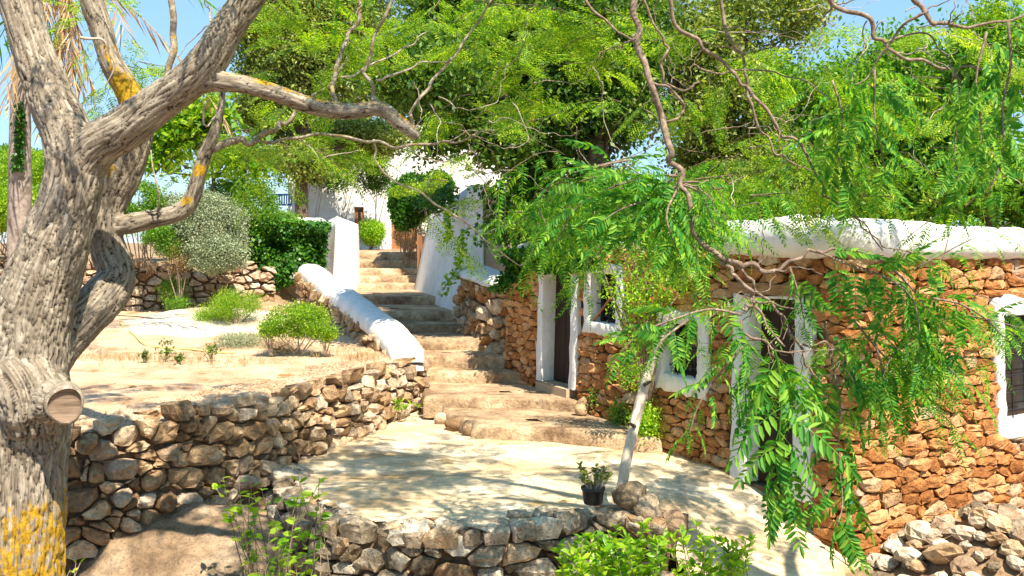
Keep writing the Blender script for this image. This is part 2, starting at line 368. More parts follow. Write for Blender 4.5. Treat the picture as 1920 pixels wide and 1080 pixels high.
def stones(root, surf, u0, u1, V0, V1, cw, ch, mat, gap=.014, bulge=.05, holes=(), jit=.3, wvar=.25, nmax=300, seed=1,
           smooth=True, hump=.35, pts=None, name='stone', pale=None, rag=.5, thick=.10, tilt=.12, flat=0.):
    R = np.random.default_rng(seed); pt = []; cwf = cw if callable(cw) else (lambda u: (cw, ch))
    pp = []
    vlo = min(V0(u) for u in np.linspace(u0, u1, 9)); vhi = max(V1(u) for u in np.linspace(u0, u1, 9))
    v = vlo + ch * .4; row = 0
    while v < vhi + ch * .4:
        hrow = ch * R.uniform(.75, 1.3); u = u0 + R.uniform(0, cw)
        ph = R.uniform(0, 9)
        while u < u1:
            vv = v + R.normal(0, ch * jit * .45) + .25 * ch * math.sin(u * .9 + ph)
            if V0(u) + ch * .2 < vv < V1(u) - ch * .25 + ch * .3 * R.uniform(-1, 1) * rag: pp.append((u, vv))
            u += cw * R.uniform(.55, 1.5) * (1 + jit * .3 * R.normal())
        v += hrow
    A = np.array(pp); W = (R.uniform(0, 1, len(A)) ** 2) * wvar; k = cw / ch; res = []
    for i, (u, v) in enumerate(A):
        inside = False
        for (a, b, c, d) in holes:
            if a - .01 < u < b + .01 and c - .01 < v < d + .01: inside = True
        if inside: continue
        d = A - A[i]; d2 = (d[:, 0] / cw) ** 2 + (d[:, 1] / ch) ** 2; nb = np.where((d2 < 9) & (d2 > 0))[0]; nb = nb[np.argsort(d2[nb])][:16]
        poly = [(-.95, -.85), (.95, -.85), (.95, .85), (-.95, .85)]     # in units of cw, ch
        for j in nb:
            x, y = d[j, 0] / cw, d[j, 1] / ch; dd = x * x + y * y
            poly = clip(poly, x, y, (dd + W[i] - W[j]) / 2)
            if len(poly) < 3: break
        if len(poly) < 3: continue
        poly = [(u + x * cw, v + y * ch) for x, y in poly]
        for (a, b, c, d_) in holes:                                    # cut back at openings
            if c < v < d_:
                if u <= a: poly = clip(poly, 1, 0, a)
                elif u >= b: poly = clip(poly, -1, 0, -b)
            elif a < u < b:
                poly = clip(poly, 0, 1, c) if v <= c else clip(poly, 0, -1, -d_)
        poly = clip(poly, -1, 0, -u0); poly = clip(poly, 1, 0, u1)
        if len(poly) < 3: continue
        q = np.array(poly); x, y = q[:, 0], q[:, 1]; x2, y2 = np.roll(x, -1), np.roll(y, -1)
        ar = abs((x * y2 - x2 * y).sum()) / 2
        if ar < cw * ch * .08: continue
        # even boundary of 9 points, corners eased
        e = np.hypot(x2 - x, y2 - y); Lc = np.concatenate([[0], np.cumsum(e)]); nn = 9
        s = (np.arange(nn) + R.uniform(0, 1)) / nn * Lc[-1]; qx = np.interp(s, Lc, np.append(x, x[0])); qy = np.interp(s, Lc, np.append(y, y[0]))
        q = np.column_stack([qx, qy]); c = q.mean(0); q = q - c; sz = math.sqrt(ar)
        rr = np.hypot(q[:, 0], q[:, 1])[:, None]; q = q * (1 - gap / np.maximum(rr, gap * 2)) * (1 + R.normal(0, .035, (nn, 1)))
        res.append((c[0], c[1], q, sz, R.integers(1 << 30)))
    # nearest / largest become single parts
    out = []
    for (u, v, q, sz, sd) in res:
        pos, t, n, up = surf.frame(u, v); out.append((sz / max(1, np.linalg.norm(pos - np.array([0, 0, E]))), pos, t, n, up, q, sz, sd))
    out.sort(key=lambda a: -a[0]); acc_v = []; acc_f = []; cnt = 0; off = np.array(root.location)
    for idx, (_, pos, t, n, up, q, sz, sd) in enumerate(out):
        r2 = np.random.default_rng(sd); nn = len(q); bl = bulge * r2.uniform(.5, 1.35) * min(1.3, sz / math.sqrt(cw * ch)); tx, ty = r2.normal(0, tilt, 2)
        def ring(s, w, j): 
            qq = q * s * (1 + r2.normal(0, j, (nn, 1))); ww = w + qq[:, 0] * tx + qq[:, 1] * ty + r2.normal(0, j * bl, nn); return np.column_stack([qq, ww])
        lo = (-.12 * min(1, 1)) * 0
        c0 = r2.normal(0, .12, 2) * sz
        R1 = ring(.86, -thick, .02); R1[:, 2] = -thick
        R2 = ring(1., bl * .15, .05); R3 = ring(r2.uniform(.62, .80) + flat, bl * r2.uniform(.7, .95), .12); R3[:, :2] += c0 * .3
        Rm = ring(.93 + flat * .3, bl * r2.uniform(.45, .65), .08)
        ap = np.array([[c0[0] * .4, c0[1] * .4, bl * r2.uniform(.85, 1.2)]])
        Q = np.vstack([R1, R2, Rm, R3, ap]); Q[2 * nn:, 2] += r2.normal(0, bl * .14, len(Q) - 2 * nn); Wd = Q[:, :1] * t + Q[:, 1:2] * up + Q[:, 2:3] * n
        fs = []
        for a in (0, nn, 2 * nn):
            for i in range(nn): j = (i + 1) % nn; fs.append((a + i, a + j, a + nn + j, a + nn + i))
        for i in range(nn): fs.append((3 * nn + i, 3 * nn + (i + 1) % nn, 4 * nn))
        if np.dot(np.cross(t, up), n) < 0: fs = [f[::-1] for f in fs]
        mt = mat(pos, r2) if callable(mat) else mat
        if idx < nmax:
            mesh(name, Wd, fs, mt, root, smooth, loc=tuple(pos - off))
        else:
            acc_v.append(Wd + pos - off); acc_f += [tuple(i + cnt for i in f) for f in fs]; cnt += len(Q)
    if acc_v: stuff(mesh('small_stones', np.vstack(acc_v), acc_f, mat(out[-1][1], rng) if callable(mat) else mat, root, smooth))
    return len(out)
def backing(root, path, u0, u1, V0, V1, mat, w=-.05, holes=(), name='wall_core', step=.1, dep=.35):
    "the solid behind the stones, with a flat top running back dep metres"
    off = np.array(root.location); us = np.arange(u0, u1 + step, step); us[-1] = u1
    for a, b, c, d in holes: us = np.append(us, [a, b])
    us = np.unique(us); V = []; Fc = []
    cuts = sorted({z for h in holes for z in h[2:]})
    for i in range(len(us) - 1):
        a, b = us[i], us[i + 1]
        if b - a < 1e-4: continue
        m = (a + b) / 2; lo, hi = V0(m), V1(m); seg = [lo] + [c for c in cuts if lo < c < hi] + [hi]
        for j in range(len(seg) - 1):
            z0, z1 = seg[j], seg[j + 1]; zc = (z0 + z1) / 2
            if any(h[0] < m < h[1] and h[2] < zc < h[3] for h in holes): continue
            ta, tb = (V1(a), V1(b)) if j == len(seg) - 2 else (z1, z1)
            k = len(V); V += [path.xyz(a, z0, w), path.xyz(b, z0, w), path.xyz(b, tb, w), path.xyz(a, ta, w)]; Fc.append((k, k + 1, k + 2, k + 3))
        k = len(V); V += [path.xyz(a, V1(a), w), path.xyz(b, V1(b), w), path.xyz(b, V1(b), w - dep), path.xyz(a, V1(a), w - dep)]; Fc.append((k, k + 1, k + 2, k + 3))
        k = len(V); V += [path.xyz(a, V1(a), w - dep), path.xyz(b, V1(b), w - dep), path.xyz(b, V0(b), w - dep), path.xyz(a, V0(a), w - dep)]; Fc.append((k, k + 1, k + 2, k + 3))
    for u in (u0, u1):
        k = len(V); V += [path.xyz(u, V0(u), w), path.xyz(u, V1(u), w), path.xyz(u, V1(u), w - dep), path.xyz(u, V0(u), w - dep)]; Fc.append((k, k + 1, k + 2, k + 3))
    return mesh(name, np.array(V) - off, Fc, mat, root, False)
def coping(path, u0, u1, zf, half, hgt, mat, root, name='coping', n=16, step=.08, noisy=.035, wf=None, drop=0., endround=True, woff=0.):
    "rounded limewashed cap swept along the wall top; zf(u) is the underside height"
    us = np.arange(u0, u1, step); us = np.append(us, u1); V = []; off = np.array(root.location)
    for u in us:
        e = 1.
        if endround:
            q = min(u - u0, u1 - u) / (half * .8); e = math.sqrt(max(0.02, 1 - (1 - min(1, q)) ** 2))
        x, y, tx, ty = path.at(u); nx, ny = ty * path.sgn, -tx * path.sgn; wc = -half + woff
        for k in range(n):
            a = math.pi * 2 * k / n; cx = math.cos(a); sz = math.sin(a)
            cx = math.copysign(abs(cx) ** .75, cx); zz = hgt * (sz ** .8 if sz > 0 else 0) * e - (drop if sz < -.1 or (k in (0,)) else 0) * (1 if cx > -.3 else .4)
            V.append((x + nx * (wc + half * cx * (.75 + .25 * e)), y + ny * (wc + half * cx * (.75 + .25 * e)), zf(u) + zz))
    V = np.array(V); d = fbm(V * 2.2, 4, 9) * noisy * 1.6 + fbm(V * 9, 3, 2) * noisy * .5
    cen = V.reshape(-1, n, 3).mean(1).repeat(n, 0); dr = V - cen; dr /= np.linalg.norm(dr, axis=1)[:, None] + 1e-6; V = V + dr * d[:, None]
    m = len(us); Fq = []
    for i in range(m - 1):
        for k in range(n): Fq.append((i * n + k, i * n + (k + 1) % n, (i + 1) * n + (k + 1) % n, (i + 1) * n + k))
    Fq.append(tuple(range(n))); Fq.append(tuple((m - 1) * n + k for k in range(n)))
    return mesh(name, V - off, Fq, mat, root)

# ------------------------------------------------------------------ foliage tools
def basis(a, roll=None, up=(0, 0, 1.)):
    "a (n,3) axis directions -> (n,3,3) matrices with columns axis, side, normal"
    a = a / (np.linalg.norm(a, axis=1)[:, None] + 1e-9); u = np.broadcast_to(np.asarray(up, float), a.shape)
    s = np.cross(u, a); l = np.linalg.norm(s, axis=1)[:, None]; s = np.where(l < .05, np.array([1., 0, 0]), s / (l + 1e-9)); n = np.cross(a, s)
    n /= np.linalg.norm(n, axis=1)[:, None]; s = np.cross(n, a)
    if roll is not None:
        c, q = np.cos(roll)[:, None], np.sin(roll)[:, None]; s, n = s * c + n * q, n * c - s * q
    return np.stack([a, s, n], -1)
def leaf_quads(pos, ax, size, roll, wid=.5, fold=0.):
    "one pointed quad per leaf"
    B = basis(ax, roll); n = len(pos); T = np.array([[0, 0, 0], [.45, -.5, fold], [1, 0, 0], [.45, .5, fold]])
    T = T[None] * np.stack([size, size * wid, size], -1)[:, None]
    V = np.einsum('nij,nkj->nki', B, T) + pos[:, None]
    return V.reshape(-1, 3), np.arange(4 * n).reshape(n, 4)
def place(tpls, pos, ax, scale, roll, R, up=(0, 0, 1.)):
    B = basis(ax, roll, up); ti = R.integers(0, len(tpls), len(pos)); A = Acc()
    for k, (TV, TF) in enumerate(tpls):
        m = ti == k; n = m.sum()
        if not n: continue
        V = np.einsum('nij,nkj->nki', B[m], TV[None] * scale[m][:, None, None]) + pos[m][:, None]
        A.add(V.reshape(-1, 3), (TF[None] + np.arange(n)[:, None, None] * len(TV)).reshape(-1, 4))
    return A.get()
def pinnate(L=.3, pairs=11, ll=.055, lw=.3, droop=.25, seed=0, stem=.002, gap=.18, curl=.2, term=True, hexa=False):
    R = np.random.default_rng(seed); A = Acc(); bend = R.normal(0, .10)
    def c(t): return np.array([L * t * (1 - .12 * droop * t), bend * L * t * t, -droop * L * t * t])
    ts = np.linspace(0, 1, 6); pts = np.array([c(t) for t in ts])
    for i in range(5):
        a, b = pts[i], pts[i + 1]; w = np.array([0, stem * (1.3 - ts[i] * .8), 0]); A.add(np.array([a - w, a + w, b + w, b - w]), np.array([[0, 1, 2, 3]]))
    P_, D_, S_ = [], [], []
    for i in range(pairs):
        t = gap + (1 - gap) * (i + .5) / pairs; p = c(t); tg = c(min(1, t + .03)) - c(t - .03); tg /= np.linalg.norm(tg)
        sz = ll * (.62 + .55 * math.sin(math.pi * (.18 + .75 * t))) 
        for s in (-1, 1):
            d = tg * (.35 + .35 * t + R.normal(0, .08)) + np.array([0, s, 0]) + np.array([0, 0, -curl + R.normal(0, .12)])
            P_.append(p); D_.append(d); S_.append(sz * R.uniform(.88, 1.08))
    if term: P_.append(c(1)); D_.append(c(1) - c(.94)); S_.append(ll)
    V, Fq = leaf_quads(np.array(P_), np.array(D_), np.array(S_), R.normal(0, .25, len(P_)), lw)
    if hexa:
        B = basis(np.array(D_), R.normal(0, .25, len(P_))); T = np.array([[0, 0, 0], [.22, -.40, .10], [.62, -.46, .08], [1, 0, -.08], [.62, .46, .08], [.22, .40, .10]])
        Sz = np.array(S_); V = np.einsum('nij,nkj->nki', B, T[None] * np.stack([Sz, Sz * lw, Sz * .6], -1)[:, None]) + np.array(P_)[:, None]
        Fq = (np.array([(0, 1, 2, 3), (0, 3, 4, 5)])[None] + np.arange(len(P_))[:, None, None] * 6).reshape(-1, 4); V = V.reshape(-1, 3)
    A.add(V, Fq); return A.get()
def bipin(L=.3, pairs=9, seed=0):
    "feathery twice-pinnate leaf, leaflets joined into narrow serrated blades"
    R = np.random.default_rng(seed); A = Acc(); P_, D_, S_ = [], [], []
    for i in range(pairs):
        t = .15 + .85 * (i + .5) / pairs; p = np.array([L * t, 0, -.2 * L * t * t]); l = L * .42 * math.sin(math.pi * (.2 + .7 * t))
        for s in (-1, 1):
            d = np.array([.5 + .3 * t, s, -.15 + R.normal(0, .1)]); d /= np.linalg.norm(d)
            for q in range(4):
                b = p + d * l * (q + .5) / 4
                for s2 in (-1, 1):
                    P_.append(b); D_.append(d * .6 + s2 * np.array([-d[1], d[0], 0]) * 1. + np.array([0, 0, R.normal(0, .15)])); S_.append(l * .29)
    V, Fq = leaf_quads(np.array(P_), np.array(D_), np.array(S_), R.normal(0, .2, len(P_)), .42)
    A.add(V, Fq); a = np.array([0, 0, 0.]); b = np.array([L, 0, -.2 * L]); w = np.array([0, .0015, 0]); A.add(np.array([a - w, a + w, b + w, b - w]), np.array([[0, 1, 2, 3]]))
    return A.get()
PIN = [pinnate(seed=i, droop=.15 + .12 * i, pairs=10 + i % 3, L=.30 + .02 * (i % 3)) for i in range(6)]
PINL = [pinnate(seed=20 + i, droop=.2 + .1 * i, pairs=8, ll=.07, L=.30) for i in range(4)]
BIP = [bipin(seed=i) for i in range(4)]
def ell_points(R, n, c, r, shell=.45, gapf=1.6, gapt=-.15, seed=0):
    "points through an ellipsoid, denser near its skin, with noise-shaped gaps"
    out = []; tot = 0; c = np.asarray(c, float); r = np.asarray(r, float)
    for _ in range(12):
        d = R.normal(size=(n * 2, 3)); d /= np.linalg.norm(d, axis=1)[:, None]; rad = R.uniform(shell ** 3, 1, n * 2) ** (1 / 3.)
        lump = 1 + .28 * fbm(d * 2.1 + seed, 3, seed); p = c + d * (rad * lump)[:, None] * r
        p = p[fbm(p * gapf, 3, seed + 3) > gapt]; out.append(p); tot += len(p)
        if tot >= n: break
    return np.vstack(out)[:n]
def crown_leaves(R, blobs, per, size, wid=.5, clump=7, spread=.16, droop=.1, seed=0, gapf=1.5, gapt=-.12, shell=.4):
    "blobs: (centre, radii, weight); leaves grow in little clumps"
    A = Acc()
    for bi, (c, r, wgt) in enumerate(blobs):
        n = int(per * wgt / clump); q = ell_points(R, n, c, r, shell, gapf, gapt, seed + bi * 7)
        p = np.repeat(q, clump, 0) + R.normal(0, spread, (len(q) * clump, 3)) * np.array([1, 1, .7])
        ax = R.normal(size=p.shape) + np.array([0, 0, -droop]); s = size * R.uniform(.6, 1.25, len(p))
        A.add(*leaf_quads(p, ax, s, R.uniform(-1.2, 1.2, len(p)), wid))
    return A.get()
def limbs(R, b, blobs, r0, n=5, A=None, sub=6):
    "wandering limbs from the trunk top b into the crown blobs"
    A = A or Acc(); b = np.asarray(b, float)
    for (c, r, w) in blobs:
        for _ in range(n):
            d = R.normal(size=3); d /= np.linalg.norm(d); e = np.asarray(c) + d * np.asarray(r) * .7; m = (b + e) / 2 + R.normal(0, .12, 3) * np.linalg.norm(e - b)
            A.tube([b, m, e], [r0, r0 * .55, r0 * .12], 6, 5, .1)
            for _ in range(sub):
                t = R.uniform(.35, .95); p = (1 - t) ** 2 * b + 2 * t * (1 - t) * m + t * t * e; q = p + R.normal(0, .28, 3) * np.asarray(r)
                A.tube([p, (p + q) / 2 + R.normal(0, .05, 3), q], [r0 * .22, r0 * .13, r0 * .04], 4, 3, 0)
    return A
def grid(xs, ys, zf, keep=None):
    X, Y = np.meshgrid(xs, ys); n, m = X.shape; x, y = X.ravel(), Y.ravel(); V = np.column_stack([x, y, zf(x, y)])
    i = np.arange(n - 1)[:, None] * m + np.arange(m - 1)[None]; Fq = np.stack([i, i + 1, i + m + 1, i + m], -1).reshape(-1, 4)
    if keep is not None:
        k = keep(x, y); Fq = Fq[k[Fq].all(1)]
        us = np.unique(Fq); mp = np.zeros(len(V), int); mp[us] = np.arange(len(us)); V = V[us]; Fq = mp[Fq]
    return V, Fq
def inpoly(x, y, poly):
    r = np.zeros(len(x), bool); n = len(poly)
    for i in range(n):
        x1, y1 = poly[i]; x2, y2 = poly[(i + 1) % n]; c = ((y1 > y) != (y2 > y)) & (x < (x2 - x1) * (y - y1) / (y2 - y1 + 1e-12) + x1); r ^= c
    return r
def ss(a, b, x): t = np.clip((x - a) / (b - a), 0, 1); return t * t * (3 - 2 * t)
def n3(x, y, f, o=4, seed=0): return fbm(np.column_stack([x * f, y * f, 0 * x + .5]), o, seed)

# ------------------------------------------------------------------ ground
def hb(x, y):
    z = np.interp(y, [-60, .5, 2.6, 4.0, 7.2, 8.6, 13.9, 14.6, 16, 17.5, 19.5, 22.4, 24, 25.2, 34, 80, 900], [.9, .9, .6, -.9, -.95, -.55, -.25, .2, .62, .9, 1.08, 1.25, 1.75, 2.15, 2.28, 2.2, 2.0])
    left = np.interp(y, [-60, .5, 2.6, 4.0, 6.3, 7.6, 8.6, 14, 18.4, 19.4, 20.5, 25, 80, 900], [.9, .9, .6, -1.1, -1.1, -.75, -.3, .2, .9, 1.0, 2.05, 2.15, 2.3, 2.0])
    k = ss(-1.6, -3.4, x) * (1 - ss(17.5, 18.5, y) * (1 - ss(-5.0, -5.7, x))); kr = ss(.2, 2.0, x) * ss(13.5, 12, y)
    z = z * (1 - k) + left * k
    z = z + kr * (-.5 - z) * ss(6.9, 8, y)
    return z + n3(x, y, .9, 4) * .07
def merged(a, b, n): return np.linspace(a, b, n)
xs = np.concatenate([-np.geomspace(900, 9.2, 40), np.linspace(-9, 9, 150), np.geomspace(9.2, 900, 40)])
ys = np.concatenate([np.linspace(-60, 2, 14), np.linspace(2.4, 30, 200), np.geomspace(30.5, 1400, 40)])
struct(mesh('ground', *grid(xs, ys, hb), M['ground']))

def court_h(x, y):
    t = ((x - 1.2) * .5 + (9.3 - y) * .5) / 1.6
    z = -.45 * ss(0, 1, t) * 1. - .30 * np.clip(t - .8, 0, 2)
    lay = n3(x, y * 2.2, 1.1, 4, 4); lay = lay + .35 * np.round(lay * 5) / 5
    return z + .030 * lay + .012 * n3(x, y, 7, 3, 8)
CW = [(-2.52, 10.2), (-2.35, 9.3), (-1.85, 8.45), (-1.2, 7.98), (-.3, 7.85), (.5, 8.05), (.95, 8.12), (1.35, 7.9)]
cpoly = [(p[0] + .08 * (p[0] < -1.5), p[1] + .10) for p in CW] + [(1.5, 7.5), (1.6, 6.0), (4.6, 6.0), (4.4, 9.6), (2.6, 11.2), (1.0, 13.6), (-1.9, 14.6), (-1.6, 13.0), (-2.1, 11.6)]
struct(mesh('courtyard_floor', *grid(np.arange(-2.7, 4.7, .035), np.arange(5.9, 14.7, .035), court_h, lambda x, y: inpoly(x, y, cpoly)), M['court']))

TW = [(-7.5, 7.6), (-4.9, 7.95), (-3.95, 8.2), (-3.3, 8.75), (-2.75, 9.7), (-2.45, 10.5), (-2.0, 11.6), (-1.62, 12.9), (-1.40, 13.5), (-1.36, 13.9)]
def terr_h(x, y):
    z = .80 + .06 * ss(9, 7.6, y) + .33 * ss(13.5, 19.2, y)
    z = z + .14 * np.exp(-(((x + 5.6) / 1.7) ** 2 + ((y - 16.8) / 1.1) ** 2)) - .12 * ss(.55, 0, edge_dist(x, y))
    return z + n3(x, y, 1.3, 4, 2) * .035 + n3(x, y, 9, 3, 5) * .012
def edge_dist(x, y):
    q = spline(np.array(TW), 8)[:, :2]; out = np.full(len(x), 9.)
    for a in q: out = np.minimum(out, np.hypot(x - a[0], y - a[1]))
    return out
tpoly = [(p[0] - .10, p[1] + .06) for p in TW] + [(-1.7, 14.6), (-4.3, 19.6), (-5.2, 20.3), (-9.8, 17.4), (-16, 16), (-16, 7.4)]
struct(mesh('garden_terrace', *grid(np.concatenate([np.linspace(-16, -6.1, 40), np.arange(-6, -1.2, .05)]), np.arange(7.4, 20.4, .06), terr_h, lambda x, y: inpoly(x, y, tpoly)), M['soil']))
# white rock breaking through the terrace soil
def ledge(cx, cy, rx, ry, h, ztop, name='rock_outcrop', mt='ledge', seed=3, ang=0., res=60, flat=.35):
    a = np.linspace(-1, 1, res); X, Y = np.meshgrid(a, a); x, y = X.ravel(), Y.ravel(); r = np.hypot(x, y)
    ed = 1 + .25 * n3(np.arctan2(y, x) * 1., 0 * x, 1.4, 3, seed); k = np.clip(1 - (r / ed) ** 4, -1, 1)
    wx = cx + (x * math.cos(ang) * rx - y * math.sin(ang) * ry); wy = cy + (x * math.sin(ang) * rx + y * math.cos(ang) * ry)
    lay = n3(wx, wy, 1.6, 5, seed); z = ztop(wx, wy) + h * (k - .35) + (.35 * np.round(lay * 4) / 4 + lay * .5) * h * flat + .035 * n3(wx, wy, 6, 4, seed + 1) * (2.6 if mt == 'sunk' else .5)
    V = np.column_stack([wx, wy, z]); _, Fq = grid(a, a, lambda x, y: x * 0); keep = (k > -.6)[Fq].all(1); Fq = Fq[keep]
    us = np.unique(Fq); mp = np.zeros(len(V), int); mp[us] = np.arange(len(us)); return mesh(name, V[us], mp[Fq], M[mt])
tag(ledge(-5.35, 16.6, 2.1, 1.5, .14, terr_h), 'long pale bare rock shelf in the garden soil below the rear wall', 'rock', 'rocks')
tag(ledge(-3.05, 8.15, 1.05, .95, .30, lambda x, y: -.42 - .5 * (8.3 - y), mt='sunk', seed=8), 'smooth brown bedrock under the rubble retaining wall', 'rock', 'rocks')
tag(ledge(-4.4, 7.35, 1.2, .8, .3, lambda x, y: -.55 - .5 * (7.9 - y), mt='sunk', seed=5), 'brown bedrock slab at the foot of the big tree', 'rock', 'rocks')
tag(ledge(2.05, 7.35, .75, .55, .10, court_h, mt='ledge', seed=12, flat=.5), 'cream rock ledge sloping in front of the grey wall end', 'rock', 'rocks')
tag(ledge(2.95, 7.35, .60, .42, .16, court_h, mt='ledge', seed=16, flat=.6, ang=.5), 'cream boulder by the foot of the cottage corner', 'rock', 'rocks')
tag(ledge(1.25, 7.35, .55, .42, .3, lambda x, y: -.42 + 0 * x, mt='sunk', seed=21, flat=.5), 'brown earthy rock behind the foreground shrub', 'rock', 'rocks')

# ------------------------------------------------------------------ stone staircase
st = base(thing('stone_staircase', 'worn stone staircase climbing between white walls to the house', 'staircase'), (-1., 14, 0))
def step(poly, ztop, th, front_n, seed, name='step'):
    "irregular slab: poly counter-clockwise from front-left; the first front_n points form the riser edge"
    R = np.random.default_rng(seed); q = np.array(poly, float); m = []
    for i in range(len(q)):
        a, b = q[i], q[(i + 1) % len(q)]; L = np.hypot(*(b - a)); k = max(2, int(L / .045))
        for t in np.arange(k) / k: m.append(a + (b - a) * t)
    m = np.array(m); nn = len(m); cen = q.mean(0)
    d = m - cen; d /= np.linalg.norm(d, axis=1)[:, None]; wob = fbm(np.column_stack([m * 2.6, np.full(nn, seed * 3.1)]), 4, seed) * .07
    rings = []
    for s, z, f in ((0, -th, 1.), (.012, -th * .55, 1.4), (.0, -.045, 1.0), (-.03, 0, 1.)):
        p = m + d * (wob * f + s)[:, None]; n = fbm(np.column_stack([p * 6, np.full(nn, z * 9 + seed)]), 3, seed + 2) * .04; n = n + fbm(np.column_stack([p * 15, np.full(nn, z * 30 + seed)]), 3, seed + 5) * .03
        rings.append(np.column_stack([p + d * n[:, None], np.full(nn, ztop + z) + n * .7]))
    for k in range(1, 12):
        f = 1 - k / 12.; p = cen + (rings[3][:, :2] - cen) * f; rings.append(np.column_stack([p, ztop + .012 * n3(p[:, 0], p[:, 1], 2.2, 4, seed) - .0]))
    V = np.vstack(rings); Fq = []
    for r in range(len(rings) - 1):
        i = np.arange(nn); j = (i + 1) % nn; Fq.append(np.stack([r * nn + i, r * nn + j, (r + 1) * nn + j, (r + 1) * nn + i], -1))
    part(name, V, np.vstack(Fq), M['step'], st)
def fX(d): return 3.15 - .54 * (d - 8.5)
def lX(d): return -1.5 - .457 * (d - 13.6)
stair = [(14.1, -1.42, .27, .49), (14.55, lX(14.6), .02, .683), (15.35, lX(15.4), -.40, .871), (16.4, lX(16.4), -.76, 1.014), (17.3, lX(17.3), -1.05, 1.185), (19.3, lX(19.3), -1.58, 1.353),
         (22.2, -4.6, -2.38, 1.50), (22.75, -4.6, -2.42, 1.665), (23.35, -4.6, -2.46, 1.83), (24.1, -4.6, -2.55, 2.03), (24.9, -4.7, -2.63, 2.25)]
R0 = np.random.default_rng(3)
step([(-.5, 11.62), (.3, 11.45), (1.2, 11.0), (1.75, 10.75), (1.55, 11.5), (.85, 13.0), (-1.0, 13.1), (-.95, 12.5), (-.7, 12.1)], .17, .32, 3, 1)
step([(-1.25, 12.85), (-.5, 12.75), (.3, 12.72), (.92, 12.42), (1.05, 12.9), (.3, 14.4), (-1.4, 14.5)], .32, .3, 3, 2)
for i, (d, xl, xr, z) in enumerate(stair):
    nx = stair[i + 1] if i + 1 < len(stair) else (27., -4.8, -2.5, 0)
    step([(xl, d + .12), ((xl + xr) / 2, d - .03), (xr + .05, d + R0.uniform(-.02, .06)), (nx[2] + .15, nx[0] + .2), (nx[1], nx[0] + .3)], z, .26, 3, 10 + i)
# kerb stones by the facade and loose stones at the steps
def rockV(R, size, sub=9):
    a = np.linspace(0, math.pi, 6); b = np.arange(8) * math.pi / 4; V = [[0, 0, 1]]; 
    for t in a[1:-1]:
        for p in b: V.append([math.sin(t) * math.cos(p + t * .4), math.sin(t) * math.sin(p + t * .4), math.cos(t)])
    V.append([0, 0, -1]); V = np.array(V); V = V * (1 + .38 * fbm(V * 1.6 + R.uniform(0, 50), 3, 3))[:, None] * np.asarray(size) / 2
    Fc = [(0, 1 + k, 1 + (k + 1) % 8) for k in range(8)]
    for r in range(3):
        for k in range(8): Fc.append((1 + r * 8 + k, 9 + r * 8 + k, 9 + r * 8 + (k + 1) % 8, 1 + r * 8 + (k + 1) % 8))
    Fc += [(33, 25 + (k + 1) % 8, 25 + k) for k in range(8)]
    return V, Fc
def loose(x, y, z, size, label, mt='pale', grp='loose stones', rz=0., seed=0, tilt=.2):
    R = np.random.default_rng(seed); V, Fc = rockV(R, size); o = mesh('loose_stone', V, Fc, M[mt], loc=(x, y, z + size[2] * .33)); o.rotation_euler = (R.normal(0, tilt), R.normal(0, tilt), rz)
    return tag(o, label, 'stone', grp)
p = P(952, 652, 15.0); loose(p[0], 15.0, .87, (.24, .2, .16), 'single pale stone lying on a stair tread by the low stone wall', seed=4)
p = P(858, 562, 19); loose(1.02, 12.45, .17, (.30, .22, .30), 'brown stone leaning on the ochre wall beside the dark door', 'rubble', seed=6)
loose(.93, 12.25, .17, (.18, .18, .2), 'small brown stone in front of the leaning one beside the dark door', 'rubble', seed=7)
loose(-.75, 12.1, .02, (.28, .2, .2), 'tan block at the broken edge of the bottom steps', 'rubble', seed=8)
loose(-.98, 12.45, .02, (.22, .2, .18), 'pale lump beside the end of the retaining wall', 'pale', seed=9)
loose(-.55, 11.75, .02, (.2, .18, .16), 'little tan stone under the corner of the lowest step', 'rubble', seed=11)

# ------------------------------------------------------------------ retaining wall of the garden terrace
def lin(*pts): 
    xs_, ys_ = zip(*pts); return lambda u: float(np.interp(u, xs_, ys_))
tp = Path(TW, sgn=1, n=10, batter=.10, z0=0)
wt = base(thing('retaining_wall', 'curving dry stone retaining wall of tan rubble holding up the garden', 'wall'), (-3, 9, 0))
uA, uB = tp.u_px(-30), tp.len
V0t = lambda u: float(np.interp(tp.at(u)[1], [7.5, 8.2, 9.0, 9.9, 10.3, 14], [-.45, -.32, -.22, -.12, -.04, -.04]))
V1t = lambda u: float(np.interp(tp.at(u)[1], [7.5, 8.2, 10.5, 12.5, 13.3, 13.9], [.89, .88, .84, .79, .77, .76]))
def rub(pos, R):
    k = R.uniform(); return M['pale'] if k < np.interp(pos[1], [9, 13], [.15, .65]) else M['rubble']
backing(wt, tp, uA - .3, uB, lambda u: V0t(u) - .3, lambda u: V1t(u) - .13, M['earth'], w=-.07)
stones(wt, tp, uA - .2, uB, V0t, V1t, .155, .118, rub, gap=.006, bulge=.085, jit=.9, wvar=1.5, nmax=300, seed=5, smooth=False, tilt=.3, thick=.12)

